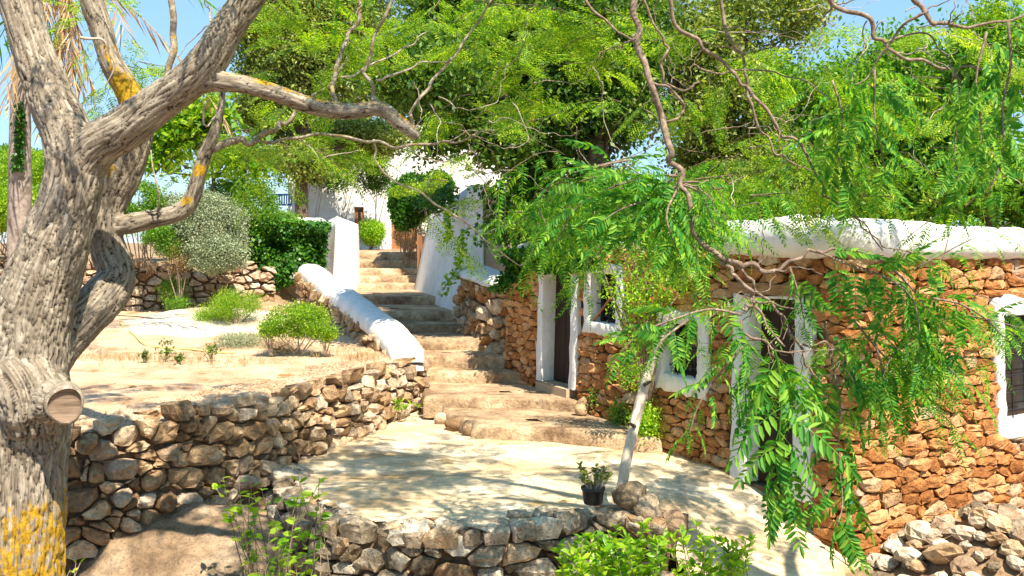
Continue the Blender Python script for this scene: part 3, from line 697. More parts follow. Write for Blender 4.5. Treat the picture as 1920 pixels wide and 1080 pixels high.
# rubble face under the white coping beside the stairs
cw_ = [(-1.26, 13.5), (-1.72, 14.6), (-2.42, 16.0), (-3.32, 17.8), (-4.06, 19.3)]
cp = Path(cw_, sgn=1, n=12, batter=.0)
zc_ = lin((0, .72), (.3, .84), (1.15, 1.01), (2.7, 1.27), (4.7, 1.58), (6.4, 1.86))
ws = base(thing('stair_parapet', 'rubble stair parapet under a thick sloping white coping that ends in a rounded nose', 'wall'), (-3, 16, .8))
coping(cp, 0.0, cp.len, lambda u: zc_(u) - .02, .27, .25, M['white'], ws, n=18, step=.06, noisy=.014, drop=.10)
sg = Path([(p[0] + .0, p[1]) for p in cw_], sgn=-1, n=12)
backing(ws, cp, .12, cp.len - .05, lambda u: -.1 + .2 * u, lambda u: zc_(u) - .01, M['earth'], w=-.06, dep=.4, name='wall_core')
lf = Path([(x - .50, y - .22) for x, y in cw_], sgn=-1, n=12)
lf = Path([tuple(cp.xyz(u, 0, -.50)[:2]) for u in np.linspace(.1, cp.len, 7)], sgn=-1, n=8)
kk = cp.len / lf.len
stones(ws, lf, .1, lf.len, lambda u: .7 + .10 * u * .5, lambda u: zc_(u * kk + .15) - .02, .19, .14, lambda p, R: M['rubble'], gap=.012, bulge=.07, jit=.7, wvar=.7, nmax=160, seed=15, smooth=False, tilt=.25)
stones(ws, cp, .03, 1.5, lambda u: .0, lambda u: zc_(u) - .02, .20, .15, lambda p, R: M['pale'], gap=.012, bulge=.07, jit=.6, wvar=.6, nmax=60, seed=16, smooth=False, tilt=.25)

# grey wall along the near edge of the courtyard
gp = Path(CW, sgn=1, n=12, batter=.14, z0=0)
wg = base(thing('courtyard_wall', 'low retaining wall of weathered grey limestone along the courtyard edge', 'wall'), (-.5, 8, 0))
gm = lambda p, R: M['grey'] if R.uniform() < .85 else M['rubble']
if gp.xyz(gp.len * .6, 0, 1.)[1] > gp.xyz(gp.len * .6, 0)[1]: gp.sgn = -1
tz = lambda u: -.03 + .06 * ss(gp.len * .45, gp.len * .8, u)
backing(wg, gp, 0, gp.len, lambda u: -1.4, lambda u: tz(u) - .04, M['earth'], w=-.07, dep=.5)
stones(wg, gp, 0, gp.len, lambda u: -1.1, lambda u: tz(u) + .01, .20, .115, gm, gap=.006, bulge=.08, jit=.8, wvar=1.4, nmax=190, seed=25, smooth=False, tilt=.25, thick=.15)
gt = Flat(gp, lambda u, v: float(tz(u)) - .015 + .01 * v)
stones(wg, gt, .2, gp.len, lambda u: -.06, lambda u: .28, .20, .13, gm, gap=.009, bulge=.05, jit=.9, wvar=1.4, nmax=110, seed=26, smooth=False, tilt=.12, thick=.10, rag=1.2)
for k, (px, py, sz, lb) in enumerate([(1180, 925, (.30, .24, .26), 'round grey boulder at the foot of the leaning pole'), (1215, 955, (.34, .28, .34), 'large pale boulder at the end of the grey wall'),
                                   (1262, 978, (.30, .24, .24), 'cream boulder next to the large pale one at the wall end'), (1200, 985, (.24, .16, .10), 'flat grey stone wedged below the boulders at the wall end')]):
    d = 8.15 - .06 * k; q = P(px, py, d); loose(q[0], d, q[2] - sz[2] * .4, sz, lb, 'grey' if k != 2 else 'pale', 'boulders at the wall end', seed=40 + k, rz=k)

# ------------------------------------------------------------------ cottage
Fp = [(fX(14.55), 14.55), (fX(12.5), 12.5), (fX(10.5), 10.5), (fX(9.05), 9.05), (3.05, 8.66), (3.22, 8.52), (3.48, 8.58), (4.2, 9.05), (5.53, 9.8), (8.6, 11.5)]
fp = Path(Fp, sgn=1, n=14, batter=.03, z0=0)
if fp.xyz(2., 0, 1.)[0] > fp.xyz(2., 0)[0]: fp.sgn = -1
ct = base(thing('stone_cottage', 'low ochre stone cottage with white framed door and windows and white rounded parapet', 'cottage'), (3.2, 9.5, 0))
def gz(u):                                  # ground line along the facade
    x, y, _, _ = fp.at(u)
    return .30 if y > 12.3 else (.12 if y > 11 else float(court_h(np.array([x]), np.array([y]))[0]))
uC = fp.u_px(1596)
def base_line(u): return gz(u) - .12 if u < uC + .4 else -.55
def top_line(u): return float(np.interp(u, [0, fp.u_px(1010), fp.u_px(1100), uC, fp.len], [2.32, 2.30, 2.36, 2.36, 2.2]))
# (px0, px1, py0, py1) of each opening in the outer face; outer frame margins (left, right, top, bottom) in metres
def opening(a, b, t, bt):
    u0, u1 = fp.u_px(a), fp.u_px(b); um = (u0 + u1) / 2; return [u0, u1, float(fp.z_px(um, bt)), float(fp.z_px(um, t))]
OP = {'door': [opening(1017, 1069, 508, 722), (.14, .17, -.0, 0)], 'win': [opening(1106, 1153, 513, 606), (.17, .16, .14, .16)],
      'win2': [opening(1245, 1307, 608, 706), (.17, .18, .16, .20)], 'door2': [opening(1402, 1489, 560, 874), (.24, .22, .03, 0)],
      'win3': [opening(1884, 1975, 590, 782), (.13, .14, .22, .20)]}
OP['door'][0][2] = .44; OP['door2'][0][2] = -.05
holes = [(o[0] - m[0] + .03, o[1] + m[1] - .03, o[2] - (m[3] - .03 if m[3] else .3), o[3] + max(0, m[2] - .03)) for o, m in OP.values()]
core_h = [(o[0] - .03, o[1] + .03, o[2] - .03, o[3] + .03) for o, m in OP.values()]
backing(ct, fp, 0, fp.len, lambda u: base_line(u) - .4, lambda u: top_line(u), M['oearth'], w=-.055, holes=core_h, dep=.6, step=.15)
stones(ct, fp, 0, fp.len, base_line, lambda u: top_line(u) + .03, .225, .092, lambda p, R: M['orange'] if R.uniform() < .91 else (M['sandy'] if R.uniform() < .75 else M['rubble']), gap=.005, bulge=.036, flat=.08, jit=.45, wvar=.7, nmax=300, seed=31, holes=holes, smooth=False, tilt=.12, thick=.09)
def framed(o, mg, root, name, depth=.22, seed=1, thr=None):
    u0, u1, z0, z1 = o; ml, mr, mt, mb = mg; R = np.random.default_rng(seed)
    out, inn = [], []; n = 14
    def side(a, b, k=n): return [(a[0] + (b[0] - a[0]) * t, a[1] + (b[1] - a[1]) * t) for t in np.arange(k) / k]
    oc = [(u0 - ml, z0 - mb), (u0 - ml, z1 + mt), (u1 + mr, z1 + mt), (u1 + mr, z0 - mb)]; ic = [(u0, z0), (u0, z1), (u1, z1), (u1, z0)]
    closed = mb > 0; segs = [(0, 1), (1, 2), (2, 3)] + ([(3, 0)] if closed else [])
    for a, b in segs: out += side(oc[a], oc[b]); inn += side(ic[a], ic[b])
    if not closed: out.append(oc[3]); inn.append(ic[3])
    out, inn = np.array(out), np.array(inn); N_ = len(out)
    w = R.normal(0, .007, (N_, 2)) + np.column_stack([fbm(np.column_stack([out * 5, np.full(N_, seed * 2.)]), 3, seed), fbm(np.column_stack([out * 5, np.full(N_, seed * 5.)]), 3, seed)]) * .04
    if mt <= .001: w[:, 1] *= .2
    out2 = out + w; inn2 = inn + w * .22; V = []
    for q, ww in ((out2, -.03), (out2, .035), (inn2 + (out2 - inn2) * .92, .05), (inn2 + (out2 - inn2) * .06, .045), (inn2, .035), (inn2, -depth * .5), (inn2, -depth)):
        for a in q: V.append(fp.xyz(a[0], a[1], ww + .006 * R.normal() * (ww > 0)))
    Fc = []; K = N_ if closed else N_ - 1
    for r in range(6):
        for i in range(K): j = (i + 1) % N_; Fc.append((r * N_ + i, r * N_ + j, (r + 1) * N_ + j, (r + 1) * N_ + i))
    return part(name, V, Fc, M['white'], root)
def fbox(root, u0, u1, z0, z1, w0, w1, mt, name, org=None):
    V = [fp.xyz(u, z, w) for u in (u0, u1) for z in (z0, z1) for w in (w0, w1)]; off = np.array(org if org is not None else root.location)
    return mesh(name, np.array(V) - off, BOXF, mt, root, False)
O = np.array(ct.location)
def sub(name, V, Fc, mat, par, smooth=True):
    return mesh(name, np.asarray(V) - O, Fc, mat, par, smooth)
def fbar(par, a, b, r, mt='iron', name='bar', k=6):
    V, Fq = tube([fp.xyz(*a), fp.xyz(*b)], [r, r], k, 2); return sub(name, V, Fq, M[mt], par)
def window(key, nv, nh, seed, wd=-.17, bw=-.06):
    o, mg = OP[key]; f = framed(o, mg, ct, 'window_frame', .2, seed); u0, u1, z0, z1 = o
    sub('pane', [fp.xyz(u, z, wd) for u, z in ((u0, z0), (u1, z0), (u1, z1), (u0, z1))], [(0, 1, 2, 3)], M['pane'], f, False)
    for a, b, c, d in ((u0, u0 + .035, z0, z1), (u1 - .035, u1, z0, z1), (u0 + .036, u1 - .036, z0, z0 + .035), (u0 + .036, u1 - .036, z1 - .035, z1)):
        V = [fp.xyz(u, z, w) for u in (a, b) for z in (c, d) for w in (wd + .003, wd + .04)]; sub('sash_bar', V, BOXF, M['door'], f, False)
    for i in range(nv): u = u0 + (u1 - u0) * (i + 1) / (nv + 1); fbar(f, (u, z0 - .02, bw), (u, z1 + .02, bw), .0075)
    for i in range(nh): z = z0 + (z1 - z0) * (i + .5) / nh; fbar(f, (u0 - .02, z, bw), (u1 + .02, z, bw), .0075)
    return f
fw = window('win', 3, 4, 2)
u0, u1, z0, z1 = OP['win'][0]
V, Fq = tube([fp.xyz(u0 + .02, z0 + .01, .0), fp.xyz(u1 - .12, z1 - .25, -.03)], [.018, .018], 4, 2); sub('prop_stick', V, Fq, M['odoor'], fw, False)
window('win2', 3, 3, 3); window('win3', 3, 6, 4, bw=-.03)
def door(key, planks, wd, seed, mt):
    o, mg = OP[key]; framed(o, mg, ct, 'door_frame', abs(wd) + .05, seed); u0, u1, z0, z1 = o
    dr = sub('door', [fp.xyz(u, z, w) for u in (u0 + .0, u1) for z in (z0, z1) for w in (wd - .04, wd - .002)], BOXF, M[mt], ct, False)
    for i in range(planks):
        a = u0 + (u1 - u0) * i / planks + .003; b = u0 + (u1 - u0) * (i + 1) / planks - .003
        sub('plank', [fp.xyz(u, z, w) for u in (a, b) for z in (z0 + .01, z1 - .01) for w in (wd, wd + .02 + .003 * (i % 2))], BOXF, M[mt], dr, False)
    V, Fq = tube([fp.xyz(u0 + .07, z0 + .92, wd + .02), fp.xyz(u0 + .07, z0 + .92, wd + .07), fp.xyz(u0 + .13, z0 + .92, wd + .07)], [.01] * 3, 6, 3)
    sub('handle', V, Fq, M['iron'], dr)
door('door', 5, -.20, 7, 'door'); door('door2', 5, -.16, 8, 'door')
o = OP['door'][0]; fbox(ct, o[0] - .05, o[1] + .04, .30, .435, -.2, .10, M['tanwash'], 'door_step')
fbox(ct, o[0] - .22, o[1] + .22, o[3] + .012, o[3] + .12, -.1, .075, M['lintel'], 'lintel')
o = OP['door2'][0]; fbox(ct, o[0] - .3, o[1] + .3, o[3] + .04, o[3] + .15, -.1, .07, M['lintel'], 'lintel')
# roof and the rounded white parapet
us = np.linspace(0, fp.len, 30); ring = [fp.xyz(u, top_line(u) - .02, -.35) for u in us]; ring += [np.array([9.5, 16, 2.3]), np.array([2.5, 17.5, 2.3])]
part('roof', ring, [tuple(range(len(ring)))], M['tanwash'], ct, smooth=False)
sb = [fp.xyz(0, 2.35, -.06), fp.xyz(0, -.3, -.06), np.array([2.5, 17.5, -.3]), np.array([2.5, 17.5, 2.35])]
part('end_wall', [fp.xyz(fp.len, 2.2, -.06), fp.xyz(fp.len, -.9, -.06), np.array([9.5, 16, -.6]), np.array([9.5, 16, 2.2])], [(0, 1, 2, 3)], M['oearth'], ct, smooth=False)
part('end_wall', sb, [(0, 1, 2, 3)], M['oearth'], ct, smooth=False)
uP = fp.u_px(1330)
ph = lin((uP, .36), (fp.u_px(1480), .47), (fp.u_px(1530), .36), (uC, .40), (fp.u_px(1700), .40), (fp.u_px(1820), .37), (fp.len, .36))
def pz(u): return top_line(u) + float(np.interp(u, [uP, uC, fp.len], [0, 0, .05]))
# wavy parapet: height varies through noise
def parapet(u0, u1, name, hf, half=.24):
    n = 18; us = np.append(np.arange(u0, u1, .07), u1); V = []
    for u in us:
        q = min(1, (u - u0) / .25, (u1 - u) / .25 + .02); e = math.sqrt(max(.03, 1 - (1 - q) ** 2)); x, y, tx, ty = fp.at(u); nx, ny = ty * fp.sgn, -tx * fp.sgn
        for k in range(n):
            a = 2 * math.pi * k / n; c = math.copysign(abs(math.cos(a)) ** .7, math.cos(a)); s = math.sin(a); s = math.copysign(abs(s) ** .8, s)
            V.append((x + nx * (-.15 + half * c * e), y + ny * (-.15 + half * c * e), pz(u) - .02 + hf(u) * .5 * (1 + s) * e))
    V = np.array(V); cen = V.reshape(-1, n, 3).mean(1).repeat(n, 0); d = V - cen; d /= np.linalg.norm(d, axis=1)[:, None]
    V = V + d * (.07 * fbm(V * 1.7, 3, 4) + .02 * fbm(V * 8, 3, 6))[:, None]; Fq = []
    for i in range(len(us) - 1):
        for k in range(n): Fq.append((i * n + k, i * n + (k + 1) % n, (i + 1) * n + (k + 1) % n, (i + 1) * n + k))
    Fq += [tuple(range(n)), tuple((len(us) - 1) * n + k for k in range(n))]
    return part(name, V, Fq, M['white'], ct)
parapet(uP, fp.len, 'parapet', ph); parapet(fp.u_px(958), fp.u_px(1000), 'parapet', lambda u: .20, .16)

# ------------------------------------------------------------------ white buttress, its stone shoulder
bt = base(thing('white_buttress', 'tall leaning whitewashed buttress with a bare tan side above the stairs', 'buttress'), (-1, 18, 1))
def prism(bot, top, mt, mid, root, name='buttress', nseg=14, nz=14, amp=.03, seed=0):
    bot, top = np.array(bot, float), np.array(top, float); V = []; ring = []
    for j in range(nz + 1):
        t = j / nz
        for i in range(4):
            for s in np.arange(nseg) / nseg:
                a = bot[i] + (bot[(i + 1) % 4] - bot[i]) * s; b = top[i] + (top[(i + 1) % 4] - top[i]) * s; V.append(a + (b - a) * t)
    V = np.array(V); m = 4 * nseg; c = V.reshape(nz + 1, m, 3).mean(1).repeat(m, 0); d = (V - c); d[:, 2] = 0; d /= np.linalg.norm(d, axis=1)[:, None]
    V = V + d * (amp * fbm(V * 2, 4, seed))[:, None]; Fc = []; mi = []
    for j in range(nz):
        for i in range(m): k = (i + 1) % m; Fc.append((j * m + i, j * m + k, (j + 1) * m + k, (j + 1) * m + i)); mi.append(mid[i // nseg])
    k = len(V); cc = V[-m:].mean(0) + [0, 0, .06]; V = np.vstack([V, cc])
    for i in range(m): Fc.append((nz * m + i, nz * m + (i + 1) % m, k)); mi.append(0)
    return part(name, V, Fc, None, root, mats=mt, midx=mi)
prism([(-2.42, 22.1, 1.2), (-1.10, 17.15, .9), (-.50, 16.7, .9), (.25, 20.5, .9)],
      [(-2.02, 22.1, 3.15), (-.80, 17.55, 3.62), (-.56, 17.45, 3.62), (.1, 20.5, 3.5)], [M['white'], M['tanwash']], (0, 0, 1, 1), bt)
sh = base(thing('stair_side_wall', 'low stone wall with a white rounded cap between the stairs and the ochre cottage', 'wall'), (-.5, 16, .5))
sp = Path([(-1.12, 17.15), (-.82, 16.1), (-.42, 15.2), (-.07, 14.62), (.05, 14.50)], sgn=1, n=10, batter=.12, z0=.5)
if sp.xyz(1., 0, 1.)[0] > sp.xyz(1., 0)[0]: sp.sgn = -1
st1 = lin((0, 1.93), (sp.len * .5, 1.82), (sp.len, 1.66))
backing(sh, sp, 0, sp.len, lambda u: .2, lambda u: st1(u), M['earth'], w=-.06, dep=.5)
stones(sh, sp, 0, sp.len, lambda u: .45 + .15 * (sp.at(u)[1] - 14.5), lambda u: st1(u) + .02, .23, .15, lambda p, R: M['rubble'] if R.uniform() < .7 else M['orange'], gap=.01, bulge=.08, jit=.6, wvar=.7, nmax=140, seed=45, smooth=False, tilt=.2)
coping(sp, .0, sp.len + .0, lambda u: st1(u), .38, .17, M['white'], sh, n=16, step=.06, noisy=.03, woff=-.0)

# ------------------------------------------------------------------ gate pillar and garden wall under ivy
gw = base(thing('gate_wall', 'whitewashed gate pillar ending a tall garden wall with white coping under ivy', 'wall'), (-5, 21.5, 1))
prism([(-4.62, 22.0, .9), (-4.22, 21.3, .9), (-3.72, 22.35, .9), (-3.95, 22.9, .9)], [(-4.48, 22.0, 3.02), (-4.12, 21.35, 3.12), (-3.78, 22.35, 2.95), (-3.95, 22.9, 2.9)], [M['white']], (0, 0, 0, 0), gw, 'pillar', 6, 10, .03, 3)
V, Fq = box((-6.1, 20.95, 1.9), (1.62, .62, 0), (-.06, .16, 0), (0, 0, 1.05)); part('wall_panel', V, Fq, M['tanwash'], gw, smooth=False)
cq = Path([(-7.75, 20.2), (-6.1, 20.82), (-4.35, 21.5)], sgn=1); 
coping(cq, 0, cq.len, lambda u: 2.93, .25, .17, M['white'], gw, n=12, step=.1)
# open plank gate seen edge-on and its white jamb
gg = base(thing('wooden_gate', 'weathered brown plank gate standing open against the buttress', 'gate'), (-2.3, 22.3, 1.5))
for k in range(3):
    V, Fq = box((-2.30 + .03 * k, 22.35 + .27 * k, 2.12), (.012, -.004, 0), (.012, .13, 0), (0, 0, .58 - .02 * k)); part('plank', V, Fq, M['odoor'], gg, smooth=False)
V, Fq = box((-2.315, 22.62, 2.5), (.014, -.004, 0), (.03, .38, 0), (0, 0, .04)); part('rail', V, Fq, M['odoor'], gg, smooth=False)

# rear terrace wall
rp = Path([(-12.5, 15.5), (-9.6, 17.2), (-7.6, 18.6), (-6.2, 19.4), (-5.2, 20.0)], sgn=1, n=10, batter=.08, z0=1)
wr = base(thing('rear_wall', 'rough dry stone wall of pale rubble behind the garden', 'wall'), (-7, 19, 1))
rt = lambda u: float(np.interp(rp.at(u)[0], [-12, -8.4, -7.0, -6.4, -5.9, -5.2], [2.25, 2.22, 2.08, 1.95, 2.02, 1.98])) + .06 * math.sin(u * 5)
backing(wr, rp, 0, rp.len, lambda u: .8, lambda u: rt(u) - .08, M['earth'], w=-.08)
stones(wr, rp, .3, rp.len, lambda u: 1.0, rt, .22, .145, lambda p, R: M['pale'] if R.uniform() < .8 else M['rubble'], gap=.016, bulge=.10, jit=.8, wvar=.8, nmax=300, seed=55, smooth=False, tilt=.3)

# ------------------------------------------------------------------ rubble heap in the lower right corner
M_ = None
hp = base(thing('rubble_heap', 'tumbled heap of grey and tan rubble against the cottage wall', 'heap'), (4, 7.9, -.2))
Rh = np.random.default_rng(66)
def heap_z(x, y):
    c = P(1760, 962, 8.3); t = np.hypot((x - 4.45) / 1.25, (y - 8.15) / .95); return .03 - .75 * np.clip(t - .25, 0, 3) ** 1.1 + .05 * n3(np.atleast_1d(x), np.atleast_1d(y), 2.2, 3, 3)
hv, hf = grid(np.arange(2.7, 6.4, .08), np.arange(6.4, 9.6, .08), lambda x, y: heap_z(x, y) - .07)
part('rubble_core', hv, hf, M['earth'], hp)
cnt = 0
for iy, y in enumerate(np.arange(6.7, 9.2, .13)):
    for x in np.arange(2.95, 5.9, .17):
        xx, yy = x + Rh.normal(0, .05) + .1 * (iy % 2), y + Rh.normal(0, .04); zz = float(heap_z(xx, yy)[0])
        if zz < -.8: continue
        s = Rh.uniform(.09, .24) * (1.5 if Rh.uniform() < .22 else 1); V, Fc = rockV(Rh, (s * Rh.uniform(.9, 1.35), s, s * Rh.uniform(.55, .8)))
        mt = M['grey'] if Rh.uniform() < .55 else (M['rubble'] if Rh.uniform() < .25 else M['pale'])
        if cnt < 300:
            o = part('stone', V, Fc, mt, hp, smooth=False); o.location = (xx - 4, yy - 7.9, zz + .2); o.rotation_euler = (Rh.normal(0, .3), Rh.normal(0, .3), Rh.uniform(0, 6)); cnt += 1
            o.data.transform(Matrix.Translation(Vector(hp.location)))

# ------------------------------------------------------------------ white house at the top of the stairs
hs = base(thing('white_house', 'whitewashed farmhouse with an arched orange door at the head of the stairs', 'house'), (-3, 36, 2.2))
# front wall with real openings
xl, xr_, zb, zt, yf = -8.4, 2.6, 2.0, 6.9, 34.0
def hx(px, d=34.): return (px - 960) / F * d
def hz(py, d=34.): return E - (py - HY) / F * d
dx0, dx1, dz0, dz1 = hx(733), hx(783), 2.22, hz(372); wx0, wx1, wz0, wz1 = hx(664), hx(682), hz(430), hz(388)
V, Fc = [], []
def wallrect(a, b, c, d):
    k = len(V); V.extend([(a, yf, c), (b, yf, c), (b, yf, d), (a, yf, d)]); Fc.append((k, k + 1, k + 2, k + 3))
wallrect(xl, wx0, zb, zt); wallrect(wx0, wx1, zb, wz0); wallrect(wx0, wx1, wz1, zt); wallrect(wx1, dx0, zb, zt); wallrect(dx0, dx1, dz1, zt); wallrect(dx1, xr_, zb, zt); wallrect(dx0, dx1, zb, dz0)
for (a, b, c, d) in ((wx0, wx1, wz0, wz1), (dx0, dx1, dz0, dz1)):
    for q in ([(a, c), (a, d)], [(b, c), (b, d)], [(a, c), (b, c)], [(a, d), (b, d)]):
        k = len(V); V.extend([(q[0][0], yf, q[0][1]), (q[1][0], yf, q[1][1]), (q[1][0], yf + .35, q[1][1]), (q[0][0], yf + .35, q[0][1])]); Fc.append((k, k + 1, k + 2, k + 3))
k = len(V); V += [(xl, yf, zb), (xl, yf, zt), (xl, 42, zt), (xl, 42, zb), (xr_, yf, zb), (xr_, yf, zt), (xr_, 42, zt), (xr_, 42, zb)]
Fc += [(k, k + 1, k + 2, k + 3), (k + 4, k + 5, k + 6, k + 7), (k + 1, k + 5, k + 6, k + 2), (k + 3, k + 2, k + 6, k + 7)]
part('wall', V, Fc, M['white'], hs, smooth=False)
V, Fq = box(((dx0 + dx1) / 2, yf + .3, (dz0 + dz1) / 2), ((dx1 - dx0) / 2, 0, 0), (0, .03, 0), (0, 0, (dz1 - dz0) / 2)); dd = part('door', V, Fq, M['odoor'], hs, smooth=False)
for k in range(5):
    a = dx0 + (dx1 - dx0) * (k + .5) / 5; V, Fq = box((a, yf + .25, (dz0 + dz1) / 2), ((dx1 - dx0) / 10 - .008, 0, 0), (0, .018, 0), (0, 0, (dz1 - dz0) / 2)); mesh('plank', V - np.array(hs.location), Fq, M['odoor'], dd, False)
V, Fq = box(((wx0 + wx1) / 2, yf + .15, (wz0 + wz1) / 2), ((wx1 - wx0) / 2 - .01, 0, 0), (0, .03, 0), (0, 0, (wz1 - wz0) / 2 - .01)); sh_ = part('shutter', V, Fq, M['odoor'], hs, smooth=False)
V, Fq = box(((wx0 + wx1) / 2, yf + .11, (wz0 + wz1) / 2 + .1), (.05, 0, 0), (0, .008, 0), (0, 0, .22)); mesh('pane', V - np.array(hs.location), Fq, M['pane'], sh_, False)
V, Fq = box((-5.5, yf - 1.6, 3.1), (1.5, 0, 0), (0, .9, 0), (0, 0, .12)); 
rw = base(thing('blue_railing', 'small blue balustrade beside the white house among the trees', 'railing'), (-8.6, 31, 2.5))
for z in (hz(365, 31), hz(384, 31)):
    V, Fq = box((hx(521, 31), 31, z), (.47, 0, 0), (0, .03, 0), (0, 0, .03)); part('rail', V, Fq, M['blue'], rw, smooth=False)
for k in range(12):
    V, Fq = box((hx(497, 31) + k * .082, 31, hz(375, 31)), (.018, 0, 0), (0, .018, 0), (0, 0, .17)); part('baluster', V, Fq, M['blue'], rw, smooth=False)
V, Fq = box((hx(521, 31), 31, 2.85), (.5, 0, 0), (0, .12, 0), (0, 0, .65)); part('plinth', V, Fq, M['white'], rw, smooth=False)

# ------------------------------------------------------------------ the big grey-barked tree
def skeleton(pts):
    C, R_ = PP(pts); return C, R_
LIMB = {
 'trunk': [(15, 1450, 6.4, 0.370), (22, 1150, 6.4, 0.334), (28, 1000, 6.4, 0.321), (34, 880, 6.4, 0.312), (42, 780, 6.4, 0.326), (46, 690, 6.4, 0.290), (62, 590, 6.4, 0.255), (92, 490, 6.4, 0.233), (122, 400, 6.4, 0.195), (140, 320, 6.4, 0.195), (128, 262, 6.4, 0.176), (100, 195, 6.42, 0.154), (64, 100, 6.45, 0.139), (36, 0, 6.5, 0.136), (10, -110, 6.6, 0.123), (-30, -260, 6.8, 0.097)],
 'fork': [(140, 330, 6.4, 0.167), (180, 275, 6.38, 0.158), (235, 240, 6.35, 0.145), (300, 192, 6.3, 0.130), (350, 155, 6.25, 0.126), (392, 112, 6.2, 0.123), (424, 58, 6.2, 0.110), (462, 5, 6.2, 0.101), (510, -70, 6.2, 0.092), (600, -190, 6.2, 0.070)],
 'bough': [(350, 160, 6.25, 0.088), (400, 152, 6.22, 0.074), (455, 158, 6.2, 0.063), (520, 176, 6.2, 0.062), (590, 200, 6.25, 0.058), (655, 209, 6.3, 0.055), (712, 204, 6.3, 0.053), (745, 226, 6.3, 0.053), (775, 250, 6.3, 0.048), (786, 258, 6.3, 0.026)],
 'second': [(70, 690, 6.55, 0.199), (110, 645, 6.7, 0.169), (150, 600, 6.8, 0.167), (190, 562, 6.9, 0.164), (218, 520, 7.0, 0.134), (205, 478, 7.05, 0.129), (193, 430, 7.05, 0.134), (203, 380, 7.1, 0.134), (225, 330, 7.1, 0.149), (245, 280, 7.1, 0.139), (258, 225, 7.1, 0.114), (240, 172, 7.1, 0.097), (208, 115, 7.1, 0.089), (188, 50, 7.1, 0.087), (172, 0, 7.1, 0.085), (150, -90, 7.1, 0.070)],
 'lower': [(205, 425, 7.05, 0.079), (240, 420, 7.05, 0.076), (290, 410, 7.05, 0.073), (335, 398, 7.05, 0.071), (360, 372, 7.05, 0.063), (372, 330, 7.05, 0.055), (386, 285, 7.05, 0.052), (404, 245, 7.05, 0.042), (414, 205, 7.05, 0.029), (418, 150, 7.05, 0.021), (410, 90, 7.0, 0.012)],
 'stub': [(40, 745, 6.3, 0.176), (85, 750, 6.15, 0.150), (112, 755, 6.05, 0.125)],
 'burl': [(30, 700, 6.3, 0.211), (60, 740, 6.2, 0.220), (70, 800, 6.25, 0.194)],
}
tr = base(thing('old_tree', 'big grey barked tree with orange lichen low on its forked trunk', 'tree'), P(20, 1150, 6.4))
tr.location.z = -1.1
a = Acc()
for k, p in LIMB.items():
    C, R_ = skeleton(p); a.tube(C, R_, 20, 8)
V, Fq = a.get()
tmp = mesh('tmp', V, Fq[:, ::-1] if False else Fq)
md = tmp.modifiers.new('r', 'REMESH'); md.mode = 'VOXEL'; md.voxel_size = .0125; md.use_smooth_shade = True
ms_ = tmp.modifiers.new('s', 'SMOOTH'); ms_.iterations = 9; ms_.factor = .5
dg = bpy.context.evaluated_depsgraph_get(); ev = tmp.evaluated_get(dg).to_mesh()
nv = len(ev.vertices); V = np.zeros(nv * 3); ev.vertices.foreach_get('co', V); V = V.reshape(-1, 3)
Nn = np.zeros(nv * 3); ev.vertices.foreach_get('normal', Nn); Nn = Nn.reshape(-1, 3)
Fl = np.zeros(len(ev.loops), int); ev.loops.foreach_get('vertex_index', Fl); Fq = Fl.reshape(-1, 4)
tmp.evaluated_get(dg).to_mesh_clear(); md_ = tmp.data; bpy.data.objects.remove(tmp); bpy.data.meshes.remove(md_)
best = np.full(nv, 1e9); Q = np.zeros((nv, 3)); RR = np.zeros(nv); LI = np.zeros(nv)
for li, (k, p) in enumerate(LIMB.items()):
    C, R_ = skeleton(p); S = spline(C, 10, R_); C, R_ = S[:, :3], S[:, 3]; T, N_, B_ = frames(C); s = np.concatenate([[0], np.cumsum(np.linalg.norm(np.diff(C, axis=0), axis=1))])
    for i0 in range(0, nv, 20000):
        sl_ = slice(i0, min(nv, i0 + 20000)); d = np.linalg.norm(V[sl_, None] - C[None], axis=2); dd = d - R_[None]; j = dd.argmin(1); m = dd[np.arange(len(j)), j]; up_ = m < best[sl_]
        idx = np.arange(nv)[sl_][up_]; jj = j[up_]; r = V[idx] - C[jj]; best[idx] = m[up_]; ang = np.arctan2((r * B_[jj]).sum(1), (r * N_[jj]).sum(1)); al = s[jj] + (r * T[jj]).sum(1)
        Q[idx] = np.column_stack([np.cos(ang) * R_[jj], np.sin(ang) * R_[jj], al]); RR[idx] = R_[jj]; LI[idx] = li
# furrowed bark: plates elongated along the limb
lod = np.column_stack([Q[:, 0] * 38, Q[:, 1] * 38, Q[:, 2] * 4.6 + LI * 31]); wq = lod + np.column_stack([vn(lod * .5, 3), vn(lod * .5 + 9, 4), vn(lod * .5 + 19, 5)]) * .8
def cell(p, seed):                       # distance to the edge between the two nearest feature points
    b = np.floor(p).astype(int); f1 = np.full(len(p), 9.); f2 = np.full(len(p), 9.)
    for dx in (-1, 0, 1):
        for dy in (-1, 0, 1):
            for dz in (-1, 0, 1):
                c = b + [dx, dy, dz]; h = _h(c[:, 0] + _h(c[:, 1] + _h(c[:, 2], seed), 2), 1); q = c + np.column_stack([(h % 997) / 997., (h // 997 % 991) / 991., (h // 9973 % 983) / 983.])
                d = np.linalg.norm(p - q, axis=1); f2 = np.minimum(f2, np.maximum(f1, d)); f1 = np.minimum(f1, d)
    return f2 - f1
e = cell(wq, 5); crest = np.clip(e / .26, 0, 1) ** .8; e2 = fbm(lod * 1.7, 3, 11)
bw = np.clip(RR / .2, .25, 1.1); burl = np.exp(-(((V - P(62, 745, 6.1)) / np.array([.3, .3, .28])) ** 2).sum(1))
V = V + Nn * ((crest - .6) * .020 * bw + e2 * .011 * bw + burl * .06 * fbm(V * 9, 3, 8) + .02 * fbm(V * 3, 3, 21) * bw)[:, None]
